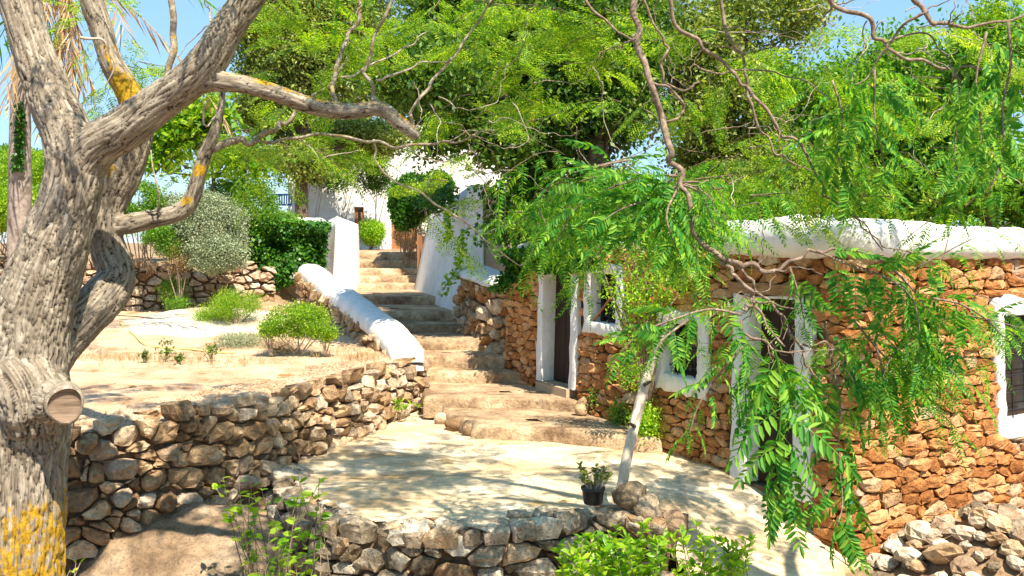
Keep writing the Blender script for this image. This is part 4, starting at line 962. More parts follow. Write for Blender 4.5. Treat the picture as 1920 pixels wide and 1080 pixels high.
off = np.array(tr.location); to = mesh('trunk', V - off, Fq, M['bark'], tr)
def attr(o, name, data, typ='FLOAT'):
    at = o.data.attributes.new(name, typ, 'POINT'); at.data.foreach_set('vector' if typ == 'FLOAT_VECTOR' else 'value', np.asarray(data, np.float32).ravel())
attr(to, 'bark', wq * .9, 'FLOAT_VECTOR'); attr(to, 'crest', crest)
pxv = 960 + V[:, 0] / V[:, 1] * F; z = V[:, 2]
def zone(px, py, d, rx, rz): c = P(px, py, d); return np.exp(-((V[:, 0] - c[0]) / rx) ** 2 - ((z - c[2]) / rz) ** 2)
lich = .66 * ss(.5, -.5, (z - 1.0) * 1.0 + .12 * fbm(V * 5, 3, 2)) * (LI != 3) * (.80 + .20 * ss(-.9, .3, (V[:, 0] - P(30, 900, 6.4)[0]) / .36))
sec = (LI == 3)
lich = np.maximum(lich, sec * (.72 * zone(245, 178, 7.1, .25, .22) + .6 * zone(200, 90, 7.1, .25, .25) + .66 * zone(225, 320, 7.1, .16, .16) + .62 * zone(205, 497, 7.05, .16, .05)))
lich = np.maximum(lich, (LI == 4) * (.66 * zone(355, 378, 7.05, .2, .12) + .66 * zone(380, 320, 7.05, .2, .10)))
lich = np.maximum(lich, .62 * zone(85, 35, 6.4, .12, .2)); lich = np.maximum(lich, (LI == 2) * .62 * ss(0, .6, Nn[:, 2]))
attr(to, 'lichen', np.clip(lich * 1.0, 0, 1))
# sawn face of the cut limb, with a rolled bark rim
C, R_ = skeleton(LIMB['stub']); T = np.array([.50, -.86, -.05]); T /= np.linalg.norm(T); c0 = P(121, 757, 6.02) + T * .03
s_ = np.cross(T, [0, 0, 1]); s_ /= np.linalg.norm(s_); u_ = np.cross(s_, T); A_ = np.arange(28) * 2 * math.pi / 28; Vd = []
for r, w in ((.152, -.16), (.158, -.02), (.150, .022), (.132, .026), (.124, .0), (.07, -.004), (0.002, -.002)):
    for t in A_: Vd.append(c0 + (s_ * math.cos(t) * .92 + u_ * math.sin(t) * 1.02) * r * .84 * (1 + .05 * math.sin(3 * t + 1)) + T * w)
Fd = [(r * 28 + i, r * 28 + (i + 1) % 28, (r + 1) * 28 + (i + 1) % 28, (r + 1) * 28 + i) for r in range(3) for i in range(28)]
Vd = np.array(Vd); rim = part('cut_rim', Vd, Fd, M['bark'], tr); attr(rim, 'bark', Vd * 20, 'FLOAT_VECTOR'); attr(rim, 'crest', np.full(len(Vd), .8)); attr(rim, 'lichen', np.full(len(Vd), .35))
part('cut_face', Vd[28 * 3:], [(r * 28 + i, r * 28 + (i + 1) % 28, (r + 1) * 28 + (i + 1) % 28, (r + 1) * 28 + i) for r in range(3) for i in range(28)], M['cut'], tr)

def branches(root, lst, mt, name='branch', k=7, rough=.25):
    for p in lst:
        C, R_ = PP(p); S_ = spline(C, 3, R_); j_ = np.random.default_rng(int(abs(p[0][0]) * 7 + len(p))).normal(0, 1, (len(S_), 3)) * np.minimum(.02, .006 + S_[:, 3:] * .45); j_[0] = 0; C, R_ = S_[:, :3] + j_, S_[:, 3] * .8; V, Fq = tube(C, R_, k, 3, rough); o = part(name, V, Fq, M[mt], root)
        if mt == 'bark':
            attr(o, 'bark', V * 18, 'FLOAT_VECTOR'); attr(o, 'crest', np.full(len(V), .8)); attr(o, 'lichen', np.full(len(V), .55))
LB = [[(317, 165, 6.5, .030), (319, 60, 6.5, .032), (317, -60, 6.5, .030), (312, -200, 6.5, .02)],
      [(400, 280, 7.05, .038), (440, 268, 7.1, .036), (482, 262, 7.2, .03), (515, 238, 7.3, .028), (545, 212, 7.4, .024), (585, 185, 7.5, .018), (640, 130, 7.6, .014), (660, 40, 7.6, .012), (700, -40, 7.6, .01)],
      [(478, 262, 7.2, .022), (560, 257, 7.3, .019), (650, 261, 7.4, .020), (740, 274, 7.5, .019), (810, 268, 7.6, .018), (880, 258, 7.6, .016), (960, 236, 7.6, .012), (1060, 205, 7.6, .006)],
      [(712, 205, 6.3, .036), (700, 180, 6.35, .024), (685, 130, 6.4, .022), (700, 80, 6.4, .020), (735, 8, 6.4, .017), (750, -80, 6.4, .013)],
      [(775, 245, 6.3, .024), (776, 205, 6.3, .017), (800, 165, 6.35, .017), (840, 120, 6.4, .016), (880, 65, 6.45, .013), (925, -10, 6.5, .011)],
      [(630, 205, 6.3, .03), (625, 145, 6.4, .026), (640, 90, 6.5, .025), (670, 40, 6.6, .022), (690, -20, 6.6, .02)],
      [(700, 262, 7.45, .016), (712, 310, 7.5, .012), (745, 345, 7.6, .013), (800, 370, 7.7, .013), (850, 402, 7.8, .013), (895, 438, 7.9, .013), (935, 470, 8.0, .010), (972, 497, 8.1, .008), (1010, 470, 8.1, .006)],
      [(895, 440, 7.9, .007), (940, 425, 8, .006), (980, 412, 8, .004), (1003, 402, 8, .003)], [(915, 455, 7.9, .007), (925, 478, 7.9, .006), (945, 480, 7.9, .004)],
      [(870, 420, 7.85, .006), (900, 380, 7.9, .004), (898, 350, 7.9, .003)],
      [(560, 257, 7.3, .010), (600, 290, 7.3, .009), (640, 288, 7.3, .006), (680, 280, 7.3, .004)],
      [(705, 150, 6.4, .014), (740, 142, 6.4, .013), (790, 120, 6.5, .008), (850, 118, 6.6, .006)], [(640, 145, 6.4, .012), (700, 120, 6.5, .01), (760, 92, 6.6, .009), (800, 60, 6.6, .006)],
      [(385, 190, 6.6, .012), (384, 240, 6.7, .010), (410, 205, 6.9, .010)], [(275, 395, 7.0, .012), (300, 385, 6.9, .012), (288, 330, 6.8, .008), (284, 280, 6.8, .006)],
      [(150, 70, 6.6, .016), (200, 85, 6.7, .012), (212, 130, 6.7, .008), (196, 170, 6.7, .006)], [(450, 60, 6.6, .01), (390, 50, 6.7, .008), (350, 90, 6.8, .006), (330, 110, 6.8, .004)],
      [(395, 40, 6.6, .012), (388, 10, 6.7, .01), (392, -40, 6.8, .008)],
      [(840, 266, 7.6, .009), (880, 245, 7.6, .007), (930, 250, 7.7, .006), (1000, 262, 7.7, .005), (1060, 290, 7.7, .003)], [(760, 272, 7.5, .008), (800, 300, 7.6, .006), (860, 305, 7.6, .005), (900, 330, 7.6, .003)]]
LB = [[(a_, b_, c_, r_ * (.95 if i_ < 2 else .8)) for a_, b_, c_, r_ in q_] for i_, q_ in enumerate(LB)]
branches(tr, LB[:3] + LB[3:6], 'bark'); branches(tr, LB[6:], 'ltwig', k=6)
Rt = np.random.default_rng(71)
def spray_cloud(R, clusters, tpls, sc_=(.8, 1.15), hang=.5, twig=None, r=.006, up=(0, 0, 1.), per=7, alen=.45):
    """clusters: (px, py, d, rx, rz, ry, n). Branchlets run through each; leaves set along the branchlets."""
    pos, ax = [], []; tw = Acc()
    for (px, py, d, rx, rz, ry, n) in clusters:
        c = P(px, py, d)
        for _ in range(max(1, int(n / per))):
            a_ = c + R.normal(0, .5, 3) * [rx, ry, rz]; dr = R.normal(size=3) * [1, 1, .45] + [0, 0, -hang * .7]; dr /= np.linalg.norm(dr); L = alen * R.uniform(.6, 1.4)
            b_ = a_ + dr * L; m_ = (a_ + b_) / 2 + [0, 0, .07 * L] + R.normal(0, .03, 3); tw.tube([a_, m_, b_], [r, r * .6, r * .25], 3, 2, 0, caps=False)
            for k in range(per):
                t = (k + .6) / per; p = (1 - t) ** 2 * a_ + 2 * t * (1 - t) * m_ + t * t * b_; s = np.cross(dr, [0, 0, 1]); s /= np.linalg.norm(s) + 1e-6
                pos.append(p); ax.append(dr * (.45 + .5 * t) + s * (1 if k % 2 else -1) * R.uniform(.6, 1.1) + [0, 0, -hang * R.uniform(.2, 1)])
    pos, ax = np.array(pos), np.array(ax)
    return pos, ax, tw
def leaf_mass(root, R, clusters, tpls, mt, sc_=(.8, 1.15), hang=.5, name='foliage', tw_mt='twig', **k):
    pos, ax, tw = spray_cloud(R, clusters, tpls, sc_, hang, **k); V, Fq = place(tpls, pos, ax, R.uniform(*sc_, len(pos)), R.normal(0, .5, len(pos)), R)
    off = np.array(root.location); stuff(mesh(name, V - off, Fq, M[mt], root)); V, Fq = tw.get(); stuff(mesh('twigs', V - off, Fq, M[tw_mt], root))
# leaves of the old tree: feathery, overhead and along the boughs (px, py, distance, half-extents x z y, leaves)
leaf_mass(tr, Rt, [(600, 40, 7.5, 1.1, .3, 1.2, 70), (800, 0, 7.6, 1.2, .3, 1.4, 80), (980, 110, 8.2, 1.0, .5, 1.2, 55), (640, 250, 7.6, .9, .12, .6, 45), (560, 150, 8, .8, .3, .8, 35), (880, 210, 8, .7, .3, .9, 45),
     (300, 120, 8.2, .7, .5, .6, 40), (160, 60, 8, .5, .5, .5, 36), (520, 290, 8.2, .7, .2, .5, 50), (830, 400, 8.3, .4, .15, .4, 14), (880, 350, 8.4, .35, .12, .4, 14), (1040, 70, 8, .9, .5, 1.2, 70), (720, 130, 7.6, .9, .4, .9, 28)],
     BIP + PIN[:2], 'l_lime', (.75, 1.1), .3)
leaf_mass(tr, Rt, [(560, -330, 6.0, 1.4, .5, 1.4, 110), (700, -300, 5.4, 1.5, .6, 1.6, 215), (950, -280, 6.4, 1.3, .6, 1.5, 200), (200, -420, 5.2, 1.0, .5, 1.0, 35), (1050, -420, 5.0, 1.0, .5, 1.0, 60)],
     PIN, 'l_pin', (.8, 1.15), .3, name='high_foliage')

# ------------------------------------------------------------------ overhanging tree on the other side: trunk outside the picture
ot = base(thing('overhanging_tree', 'overhanging tree whose long bare branches trail pinnate leaves in front of the cottage', 'tree'), (4.6, 4.2, -1.1))
C = np.array([(4.6, 4.2, -1.1), (4.55, 4.3, 1.0), (4.4, 4.5, 2.6), (4.0, 4.8, 4.0), (3.2, 5.2, 4.9)]); V, Fq = tube(C, [.26, .22, .2, .17, .12], 14, 6, .2); part('trunk', V, Fq, M['twig'], ot)
for e_, r_ in (([3.2, 5.2, 4.9], [1.4, 5.9, 4.95]), ([3.6, 5.0, 4.6], [2.4, 6.4, 4.8]), ([3.9, 4.8, 4.2], [4.2, 5.9, 4.3]), ([3.2, 5.2, 4.9], [1.2, 6.6, 5.1])):
    m_ = (np.array(e_) + r_) / 2 + [0, 0, .2]; V, Fq = tube([e_, m_, r_], [.09, .06, .035], 9, 6, .2); part('bough', V, Fq, M['twig'], ot)
OB = [[(1175, -190, 5.9, .034), (1190, -60, 5.8, .030), (1197, 60, 5.7, .026), (1210, 140, 5.6, .026), (1238, 215, 5.6, .026), (1262, 290, 5.5, .024), (1277, 342, 5.5, .022), (1298, 408, 5.4, .021), (1325, 462, 5.4, .021), (1375, 492, 5.3, .020), (1418, 502, 5.3, .018), (1452, 507, 5.3, .016), (1490, 488, 5.3, .013), (1525, 472, 5.3, .012), (1580, 468, 5.3, .010), (1660, 480, 5.3, .006)],
      [(1350, 483, 5.35, .015), (1372, 512, 5.3, .014), (1405, 545, 5.3, .013), (1412, 570, 5.3, .012), (1440, 610, 5.25, .008), (1470, 650, 5.2, .006)],
      [(1412, 562, 5.3, .011), (1392, 582, 5.3, .013)], [(1412, 565, 5.3, .008), (1470, 575, 5.3, .006), (1530, 598, 5.35, .004)],
      [(1385, 500, 5.3, .010), (1412, 530, 5.3, .011), (1445, 565, 5.35, .011), (1480, 612, 5.4, .012), (1505, 655, 5.4, .011), (1512, 690, 5.4, .008), (1545, 715, 5.4, .006)],
      [(1505, 645, 5.4, .009), (1560, 648, 5.4, .007), (1580, 675, 5.4, .006), (1600, 720, 5.4, .004)],
      [(1397, 625, 5.2, .010), (1440, 648, 5.2, .009), (1480, 660, 5.2, .005), (1560, 655, 5.3, .003)],
      [(1250, -60, 6.0, .020), (1262, 30, 6.0, .017), (1310, 75, 6.0, .016), (1370, 130, 6.0, .015), (1400, 165, 6.0, .015), (1450, 235, 6.0, .014), (1500, 270, 6.0, .012), (1535, 330, 6.0, .010), (1548, 368, 6.0, .009), (1600, 402, 6.0, .007), (1655, 470, 6.0, .005)],
      [(1345, -40, 6.4, .018), (1360, 60, 6.4, .015), (1392, 105, 6.4, .013), (1402, 155, 6.4, .013), (1418, 215, 6.4, .012), (1452, 285, 6.4, .010), (1480, 300, 6.4, .008), (1530, 325, 6.4, .004)],
      [(1480, -60, 5.8, .022), (1560, 5, 5.8, .020), (1625, 40, 5.8, .018), (1655, 75, 5.8, .016), (1700, 108, 5.8, .014), (1790, 125, 5.8, .010), (1870, 130, 5.8, .006)],
      [(1690, -60, 5.4, .020), (1730, 20, 5.4, .018), (1775, 42, 5.4, .015), (1830, 48, 5.4, .011), (1925, 30, 5.4, .008)],
      [(1180, -40, 6.2, .012), (1240, 70, 6.2, .010), (1250, 100, 6.2, .012), (1240, 150, 6.2, .010), (1290, 168, 6.2, .010), (1310, 155, 6.2, .006)],
      [(1215, 150, 5.6, .010), (1262, 178, 5.65, .011), (1283, 200, 5.7, .011), (1270, 222, 5.7, .011), (1240, 232, 5.7, .010), (1218, 262, 5.7, .008)],
      [(1090, -20, 6.3, .014), (1120, 30, 6.3, .012), (1165, 60, 6.3, .010), (1195, 78, 6.0, .008)], [(1277, 342, 5.5, .009), (1330, 345, 5.5, .007), (1352, 352, 5.5, .006), (1400, 330, 5.5, .003)],
      [(1600, 402, 6.0, .006), (1630, 440, 6.0, .006), (1670, 468, 6.0, .005), (1700, 470, 6, .003)], [(1300, 120, 6.4, .010), (1350, 140, 6.4, .01), (1420, 130, 6.4, .008), (1500, 150, 6.4, .006), (1560, 190, 6.4, .004)],
      [(1660, 80, 5.8, .009), (1720, 60, 5.9, .008), (1760, 90, 5.9, .006), (1800, 150, 5.9, .004)], [(1740, 20, 5.4, .012), (1680, 60, 5.5, .01), (1640, 130, 5.6, .007), (1600, 160, 5.6, .004)],
      [(1270, 320, 5.5, .007), (1240, 370, 5.5, .006), (1225, 420, 5.5, .004)]]
branches(ot, OB, 'twig', k=7, rough=.15)
Ro = np.random.default_rng(81)
for p in [q_ for q_ in OB[:12] if len(q_) > 3]:                                       # side twigs forking off the long branches
    for _ in range(5):
        k = Ro.integers(1, len(p) - 1); px, py, d, r_ = p[k]; a0 = math.atan2(p[k + 1][1] - py, p[k + 1][0] - px) + Ro.choice([-1, 1]) * Ro.uniform(.5, 1.1); q = [(px, py, d, r_ * .4)]
        for j in range(4): a0 += Ro.normal(0, .4); px += 30 * math.cos(a0); py += 30 * math.sin(a0); q.append((px, py, d + Ro.normal(0, .06), r_ * .4 * (1 - .22 * (j + 1))))
        branches(ot, [q], 'twig', 'twig', 4, 0)
for _ in range(46):                                     # bare wiggly twigs among the upper branches
    px, py, d = Ro.uniform(1100, 1900), Ro.uniform(-40, 330), Ro.uniform(5.6, 8)
    if _ % 3 == 0: px, py = Ro.uniform(760, 1150), Ro.uniform(120, 330)
    q = [(px, py, d, .0055)]; a0 = Ro.uniform(-.6, 1.4)
    for k in range(5): a0 += Ro.normal(0, .5); px += 38 * math.cos(a0); py += 38 * math.sin(a0); q.append((px, py, d + Ro.normal(0, .08), .0055 - .0009 * (k + 1)))
    branches(ot, [q], 'twig' if _ % 2 else 'ltwig', 'twig', 4, 0)
# drooping leafy shoots: (polyline, leaf length scale, number of leaf pairs, outward reach)
SH = [([(1452, 655, 5.1), (1460, 690, 5.1), (1466, 740, 5.05), (1462, 810, 5.0), (1460, 875, 5.0), (1475, 930, 5.0)], 1.25, 13, 1.0),
      ([(1545, 600, 5.5), (1560, 680, 5.5), (1575, 760, 5.5), (1572, 850, 5.5), (1580, 940, 5.4), (1570, 985, 5.3)], 1.2, 14, .9),
      ([(1530, 470, 5.3), (1600, 500, 5.3), (1660, 520, 5.3), (1710, 560, 5.3), (1725, 630, 5.3), (1720, 700, 5.3)], .95, 13, .9),
      ([(1640, 480, 5.6), (1700, 530, 5.6), (1750, 600, 5.6), (1760, 660, 5.6), (1755, 740, 5.6)], .9, 11, .9),
      ([(1600, 600, 5.8), (1650, 660, 5.8), (1690, 700, 5.8), (1710, 760, 5.8)], .95, 9, .9),
      ([(1640, 640, 5.5), (1660, 720, 5.5), (1650, 790, 5.5)], .9, 9, .9),
      ([(1390, 590, 5.2), (1330, 580, 5.1), (1260, 600, 5.0), (1200, 625, 5.0), (1165, 660, 5.0)], .8, 8, .9),
      ([(1290, 600, 5.0), (1240, 640, 4.9), (1215, 690, 4.9)], .7, 4, .9),
      ([(1400, 640, 5.2), (1350, 700, 5.2), (1310, 760, 5.2), (1290, 820, 5.2)], .75, 7, .9),
      ([(1390, 600, 5.3), (1395, 700, 5.3), (1400, 780, 5.3)], .8, 7, .8),
      ([(1890, 40, 4.6), (1895, 120, 4.6), (1880, 200, 4.6), (1880, 290, 4.6), (1850, 370, 4.6)], .85, 13, .9),
      ([(1790, 125, 5.8), (1800, 200, 5.8), (1790, 280, 5.8), (1800, 350, 5.8)], .95, 11, .9),
      ([(1560, 150, 5.8), (1580, 220, 5.8), (1570, 290, 5.8), (1600, 350, 5.8)], 1.05, 12, .9),
      ([(1640, 130, 5.7), (1640, 220, 5.7), (1660, 320, 5.7)], 1.05, 11, .9),
      ([(1270, 330, 5.5), (1230, 330, 5.4), (1150, 350, 5.4), (1080, 390, 5.4), (1050, 440, 5.4)], .95, 12, .9),
      ([(1275, 345, 5.5), (1230, 370, 5.4), (1170, 390, 5.3), (1120, 420, 5.3)], .95, 11, .9),
      ([(1275, 345, 5.5), (1310, 360, 5.4), (1330, 400, 5.4), (1340, 450, 5.4)], .85, 8, .9),
      ([(1275, 345, 5.5), (1250, 400, 5.3), (1262, 450, 5.3), (1280, 490, 5.3)], .9, 10, .9),
      ([(1180, 300, 5.8), (1130, 310, 5.8), (1060, 330, 5.8), (1000, 370, 5.8)], .95, 10, .9),
      ([(1750, 560, 5.3), (1800, 570, 5.3), (1850, 600, 5.3), (1890, 640, 5.3)], .7, 7, .8),
      ([(1700, 470, 5.8), (1760, 490, 5.8), (1780, 440, 5.8)], .6, 6, .8),
      ([(1480, 500, 5.3), (1500, 560, 5.3), (1510, 620, 5.3)], .7, 7, .7),
      ([(1850, 60, 5.0), (1830, 150, 5.0), (1840, 250, 5.0), (1820, 330, 5.0)], .85, 10, .9)]
allp, alla, alls = [], [], []; stem = Acc()
for pts, sc_, npair, reach in SH:
    npair = max(3, int(npair * .72))
    C = np.array([P(*p) for p in pts]); S = spline(C, 8); L = len(S); T = np.gradient(S, axis=0); T /= np.linalg.norm(T, axis=1)[:, None]
    V, Fq = tube(C, np.linspace(.008, .003, len(C)), 5, 5, 0); part('shoot', V, Fq, M['l_lime'] if pts[0][0] == 1452 else M['twig'], ot)
    for k in range(npair * 2 + 3):
        t = min(.999, .06 + .94 * k / (npair * 2 + 2)); i = int(t * (L - 1)); s = -1 if k % 2 else 1
        view = S[i] - [0, 0, E]; view /= np.linalg.norm(view); side = np.cross(T[i], view); side /= np.linalg.norm(side) + 1e-6
        if k >= npair * 2: side = Ro.normal(size=3) * .5
        allp.append(S[i]); alla.append(side * s * reach + T[i] * (.25 + .35 * t) + Ro.normal(0, .38, 3) + [0, 0, -.35 - .25 * t]); alls.append(sc_ * Ro.uniform(.8, 1.1) * (.75 + .25 * math.sin(math.pi * min(1, t + .15))))
allp, alla, alls = map(np.array, (allp, alla, alls)); Bm = basis(alla, Ro.normal(0, .55, len(allp)))
lt = []
BIGP = [pinnate(seed=50 + i, droop=.15 + .12 * i, pairs=8 + i % 3, L=.31, ll=.078, lw=.32, hexa=True) for i in range(6)]
for i, (TV, TF) in enumerate(BIGP):
    me = bpy.data.meshes.new('leaf'); me.from_pydata(TV.tolist(), [], TF.tolist()); me.materials.append(M['l_hang']); me.update(); lt.append(me)
order = np.argsort(allp[:, 1] / alls); big = set(order[:296].tolist()); rest = [i for i in range(len(allp)) if i not in big]
offo = Vector(ot.location)
for i in sorted(big):
    o = bpy.data.objects.new('leaf', lt[i % 6]); col.objects.link(o); o.parent = ot
    mw = Matrix([[*(Bm[i][r] * alls[i]), allp[i][r] - offo[r]] for r in range(3)] + [[0, 0, 0, 1]]); o.matrix_local = mw
if rest:
    V, Fq = place(PIN[:4], allp[rest], alla[rest], alls[rest], Ro.normal(0, .5, len(rest)), Ro); stuff(part('leaves', V, Fq, M['l_hang'], ot))
leaf_mass(ot, Ro, [(1110, 365, 6.2, .50, .26, .5, 150), (1190, 375, 6.4, .45, .30, .5, 150), (1260, 395, 6.3, .40, .22, .4, 55), (1330, 380, 6.6, .40, .28, .5, 55), (1050, 360, 6.6, .35, .25, .5, 80), (1180, 340, 6.4, .5, .25, .5, 80),
     (1600, 250, 7.0, .7, .5, .6, 70), (1700, 330, 6.8, .6, .5, .6, 70), (1420, 600, 5.8, .2, .25, .2, 30), (1700, 650, 5.7, .28, .4, .25, 120), (1760, 570, 5.8, .2, .25, .2, 50)],
     PIN, 'l_pin', (.62, .95), .6)
leaf_mass(ot, Ro, [(1100, 90, 7.4, .9, .6, 1.0, 60), (1250, 160, 7.6, .9, .6, 1.0, 34), (1400, 90, 7.4, 1.0, .7, 1.0, 50), (1560, 110, 7.4, .9, .6, .9, 18), (1750, 60, 7.2, .9, .6, .9, 30), (1500, 330, 7.4, .7, .3, .6, 50), (1850, 250, 7, .7, .8, .6, 60), (1400, 300, 7.8, .6, .4, .6, 45), (1700, 200, 7.6, .8, .5, .8, 55)],
     BIP + PIN[:3], 'l_lime', (.75, 1.1), .5, name='feathery_foliage')
leaf_mass(ot, Ro, [(1250, -330, 6.0, 1.2, .4, 1.2, 90), (1400, -420, 5.6, .9, .4, 1.0, 20), (1150, -500, 4.6, 1.1, .4, 1.0, 60)],
     PIN, 'l_pin', (.8, 1.15), .3, name='high_foliage')

# ------------------------------------------------------------------ trees behind
Rb = np.random.default_rng(91)
def bg_tree(label, base_px, d, zb_, top, blobs, mt, n, size, tr_r=.2, wid=.5, cat='tree', name='leafy_tree', trunkm='dtrunk', lean=0., gapt=-.12, gapf=1.5, clump=7, spread=.18, vis=True, seed=1, nl=3):
    b = P(base_px, 500, d); b[2] = zb_; t = P(top[0], top[1], d)
    root = base(thing(name, label, cat, group='trees behind the cottage and stairs'), b)
    m_ = (b + t) / 2 + [lean, 0, 0]; V, Fq = tube([b - [0, 0, .2], m_, t], [tr_r * 1.25, tr_r, tr_r * .7], 10, 8, .25); part('trunk', V, Fq, M[trunkm], root)
    B_ = [(P(x, y, dd), (rx, ry, rz), w) for (x, y, dd, rx, ry, rz, w) in blobs]
    V, Fq = limbs(Rb, t, B_, tr_r * .5, nl).get(); part('limbs', V, Fq, M['ltwig' if trunkm != 'dtrunk' else 'dtrunk'], root)
    V, Fq = crown_leaves(Rb, B_, n, size, wid, clump, spread, .1, seed, gapt=gapt, gapf=gapf); stuff(part('crown', V, Fq, M[mt], root)); return root
bg_tree('dense olive green tree with small leaves behind the horizontal bough', 565, 27, 2.0, (565, 260), [(535, 90, 27, 1.6, 1.6, 2.3, 1.2), (620, 60, 27.5, 1.7, 1.6, 2.1, 1), (700, -60, 28, 2.1, 2.0, 1.2, .4), (500, 210, 27, .8, .9, .9, .3), (650, 262, 31, 2.0, 1.2, .65, .7), (560, 300, 27, .9, 1, .6, .25)], 'l_olive', 30000, .13, .2, seed=11, gapt=-.02, gapf=.9)
bg_tree('thin crowned tree letting blue sky through above the house roof', 790, 46, 1.8, (785, 240), [(770, 150, 46, 4.2, 3, 2.8, .3), (720, 220, 46, 2.6, 2, 1.6, .35), (880, 40, 46, 3.4, 3, 3.0, .6), (560, 290, 33, 1.6, 1, .6, .25)], 'l_olive', 9000, .22, .3, seed=14, gapt=.06, gapf=.6)
bg_tree('tall ivy clad tree with a dark trunk rising behind the buttress', 990, 16, 1.8, (975, 240), [(930, 210, 16, .9, .9, .7, .7), (1000, 100, 16, 1.5, 1.2, 1.2, 1.0), (900, 40, 16.5, 1.2, 1.1, 1.1, .8), (985, 330, 16, .45, .4, .75, .45), (800, 150, 13.8, .9, 1.3, .5, .6), (890, 262, 14.5, .75, .7, .35, .45)], 'l_oak', 23000, .11, .17, seed=17, spread=.2, gapt=.02)
bg_tree('dark tree thick with ivy rising straight behind the cottage roof', 1120, 15, 1.8, (1120, 260), [(1120, 200, 15, .75, .8, 1.5, 1.1), (1130, 50, 15, 1.2, 1.0, 1.1, .8)], 'l_oak', 23000, .11, .2, seed=20, spread=.2, gapt=.02)
bg_tree('tall yellowish olive tree behind the middle of the cottage', 1330, 19, 1.8, (1330, 330), [(1330, 180, 19, 1.8, 1.5, 1.7, 1.4), (1250, 40, 19, 1.7, 1.4, 1.3, 1.1), (1440, 30, 19, 1.1, 1.4, .9, .4), (1380, 320, 19, 1.2, 1.2, 1.0, .7)], 'l_olive', 17000, .12, .2, seed=23, gapt=.04)
bg_tree('broad green leafed tree behind the white parapet', 1640, 14, 1.8, (1640, 350), [(1640, 270, 14, 1.4, 1.2, 1.1, 1.2), (1560, 180, 14, .9, .9, .9, .6), (1740, 180, 14, 1.1, 1.0, 1.1, .8), (1720, 370, 13, .9, .8, .45, .6)], 'l_mid', 22000, .085, .15, seed=26, gapt=.06)
bg_tree('fresh green tree standing behind the far end of the parapet', 1860, 12.5, 1.8, (1860, 350), [(1850, 300, 12.5, .8, .9, .9, .9), (1900, 380, 12.5, .6, .8, .5, .5), (1840, 140, 12.5, .8, .9, .8, .6)], 'l_mid', 20000, .085, .12, seed=29, gapt=.06)
def bush(label, blobs, mt, n, size, zb_, name='garden_bush', cat='bush', wid=.5, stems=6, shell=.55, clump=5, spread=.07, gapt=-.3, sm='twig', group=None, seed=1, sr=.015, R=None, droop=-.4, gapf=1.5):
    R = R or Rb; B_ = [(P(x, y, d), (rx, ry, rz), w) for (x, y, d, rx, ry, rz, w) in blobs]; c = B_[0][0]; root = base(thing(name, label, cat, group=group), (c[0], c[1], zb_))
    a_ = Acc()
    for (c_, r_, w) in B_:
        for k in range(stems):
            e_ = c_ + R.normal(0, .55, 3) * np.array(r_) * [1, 1, .8]; b_ = np.array([c_[0] + R.normal(0, .12) * r_[0], c_[1] + R.normal(0, .1) * r_[1], zb_]); a_.tube([b_, (b_ + e_) / 2 + R.normal(0, .07, 3) * r_[0], e_], [sr, sr * .7, sr * .3], 5, 3)
    V, Fq = a_.get(); stuff(part('stems', V, Fq, M[sm], root))
    V, Fq = crown_leaves(R, B_, n, size, wid, clump, spread, droop, seed, gapt=gapt, shell=shell, gapf=gapf); stuff(part('foliage', V, Fq, M[mt], root)); return root
bush('rounded olive coloured shrub peeping over the white parapet', [(1465, 365, 14, .85, .8, .62, 1)], 'l_olive', 15000, .05, 1.9, seed=31)
bush('low greyish olive shrub against the parapet top behind the dangling branch', [(1630, 380, 13.5, .55, .6, .32, 1)], 'l_olive', 8000, .05, 1.9, seed=32)
bush('big round silver grey bush above the rear wall', [(392, 428, 18.0, .72, .7, .74, 1), (335, 405, 18.4, .5, .6, .45, .35), (405, 475, 17.6, .55, .5, .38, .5)], 'l_silver', 34000, .045, 2.2, shell=.6, gapt=-.25, gapf=4, spread=.06, seed=33)
bush('light green shrub between the silver bush and the blue railing', [(475, 395, 20.2, .55, .6, .7, 1), (530, 430, 21, .55, .6, .42, .6), (430, 365, 21, .5, .6, .35, .5)], 'l_mid', 11000, .06, 2.0, seed=34)
bush('small dark green bush just behind the lower limb of the big tree', [(262, 375, 17.8, .40, .5, .38, 1)], 'l_mid', 6000, .055, 2.0, seed=35)
bush('trailing green plant spilling over the top of the rear wall', [(285, 440, 17.6, .5, .3, .16, 1), (325, 462, 17.7, .32, .3, .22, .6)], 'l_mid', 6500, .045, 1.9, seed=36)
bush('yellow green hedge growing on the bank at the edge of the garden', [(20, 395, 17.2, 1.1, .7, .42, 1.2), (50, 320, 22, 1.1, 1, .5, .8), (-60, 350, 20, 1, 1, .7, 1)], 'l_lime', 13000, .07, 2.1, seed=37)
bush('green bush rising behind the yellow green hedge', [(95, 320, 24, .9, .9, .5, 1), (10, 300, 25, .9, .9, .5, 1)], 'l_mid', 9000, .08, 2.1, seed=38)
bush('glossy bright green bush beside the house window', [(697, 436, 31.5, .42, .4, .44, 1)], 'l_fresh', 9000, .085, 2.25, seed=39, wid=.35)
bush('dark ball of ivy clipped above the gate', [(776, 372, 23.5, .60, .55, .62, 1), (760, 405, 23.3, .3, .3, .35, .3), (815, 350, 22.5, .45, .4, .35, .5)], 'l_ivy', 20000, .075, 2.0, wid=.8, shell=.75, gapt=-.5, seed=40, spread=.05)
bush('brown leafless ball shaped shrub under the ivy beside the orange door', [(768, 440, 24.5, .42, .4, .44, 1)], 'l_dry', 12000, .03, 2.1, shell=.8, gapt=-.8, spread=.02, seed=41)
bush('feathery yellow green broom shrub in the garden soil', [(440, 572, 16.0, .42, .35, .26, 1), (395, 592, 16.2, .28, .3, .14, .5)], 'l_lime', 11000, .04, 1.0, wid=.22, seed=42, droop=-1.5, shell=.1, gapf=5, gapt=-.05)
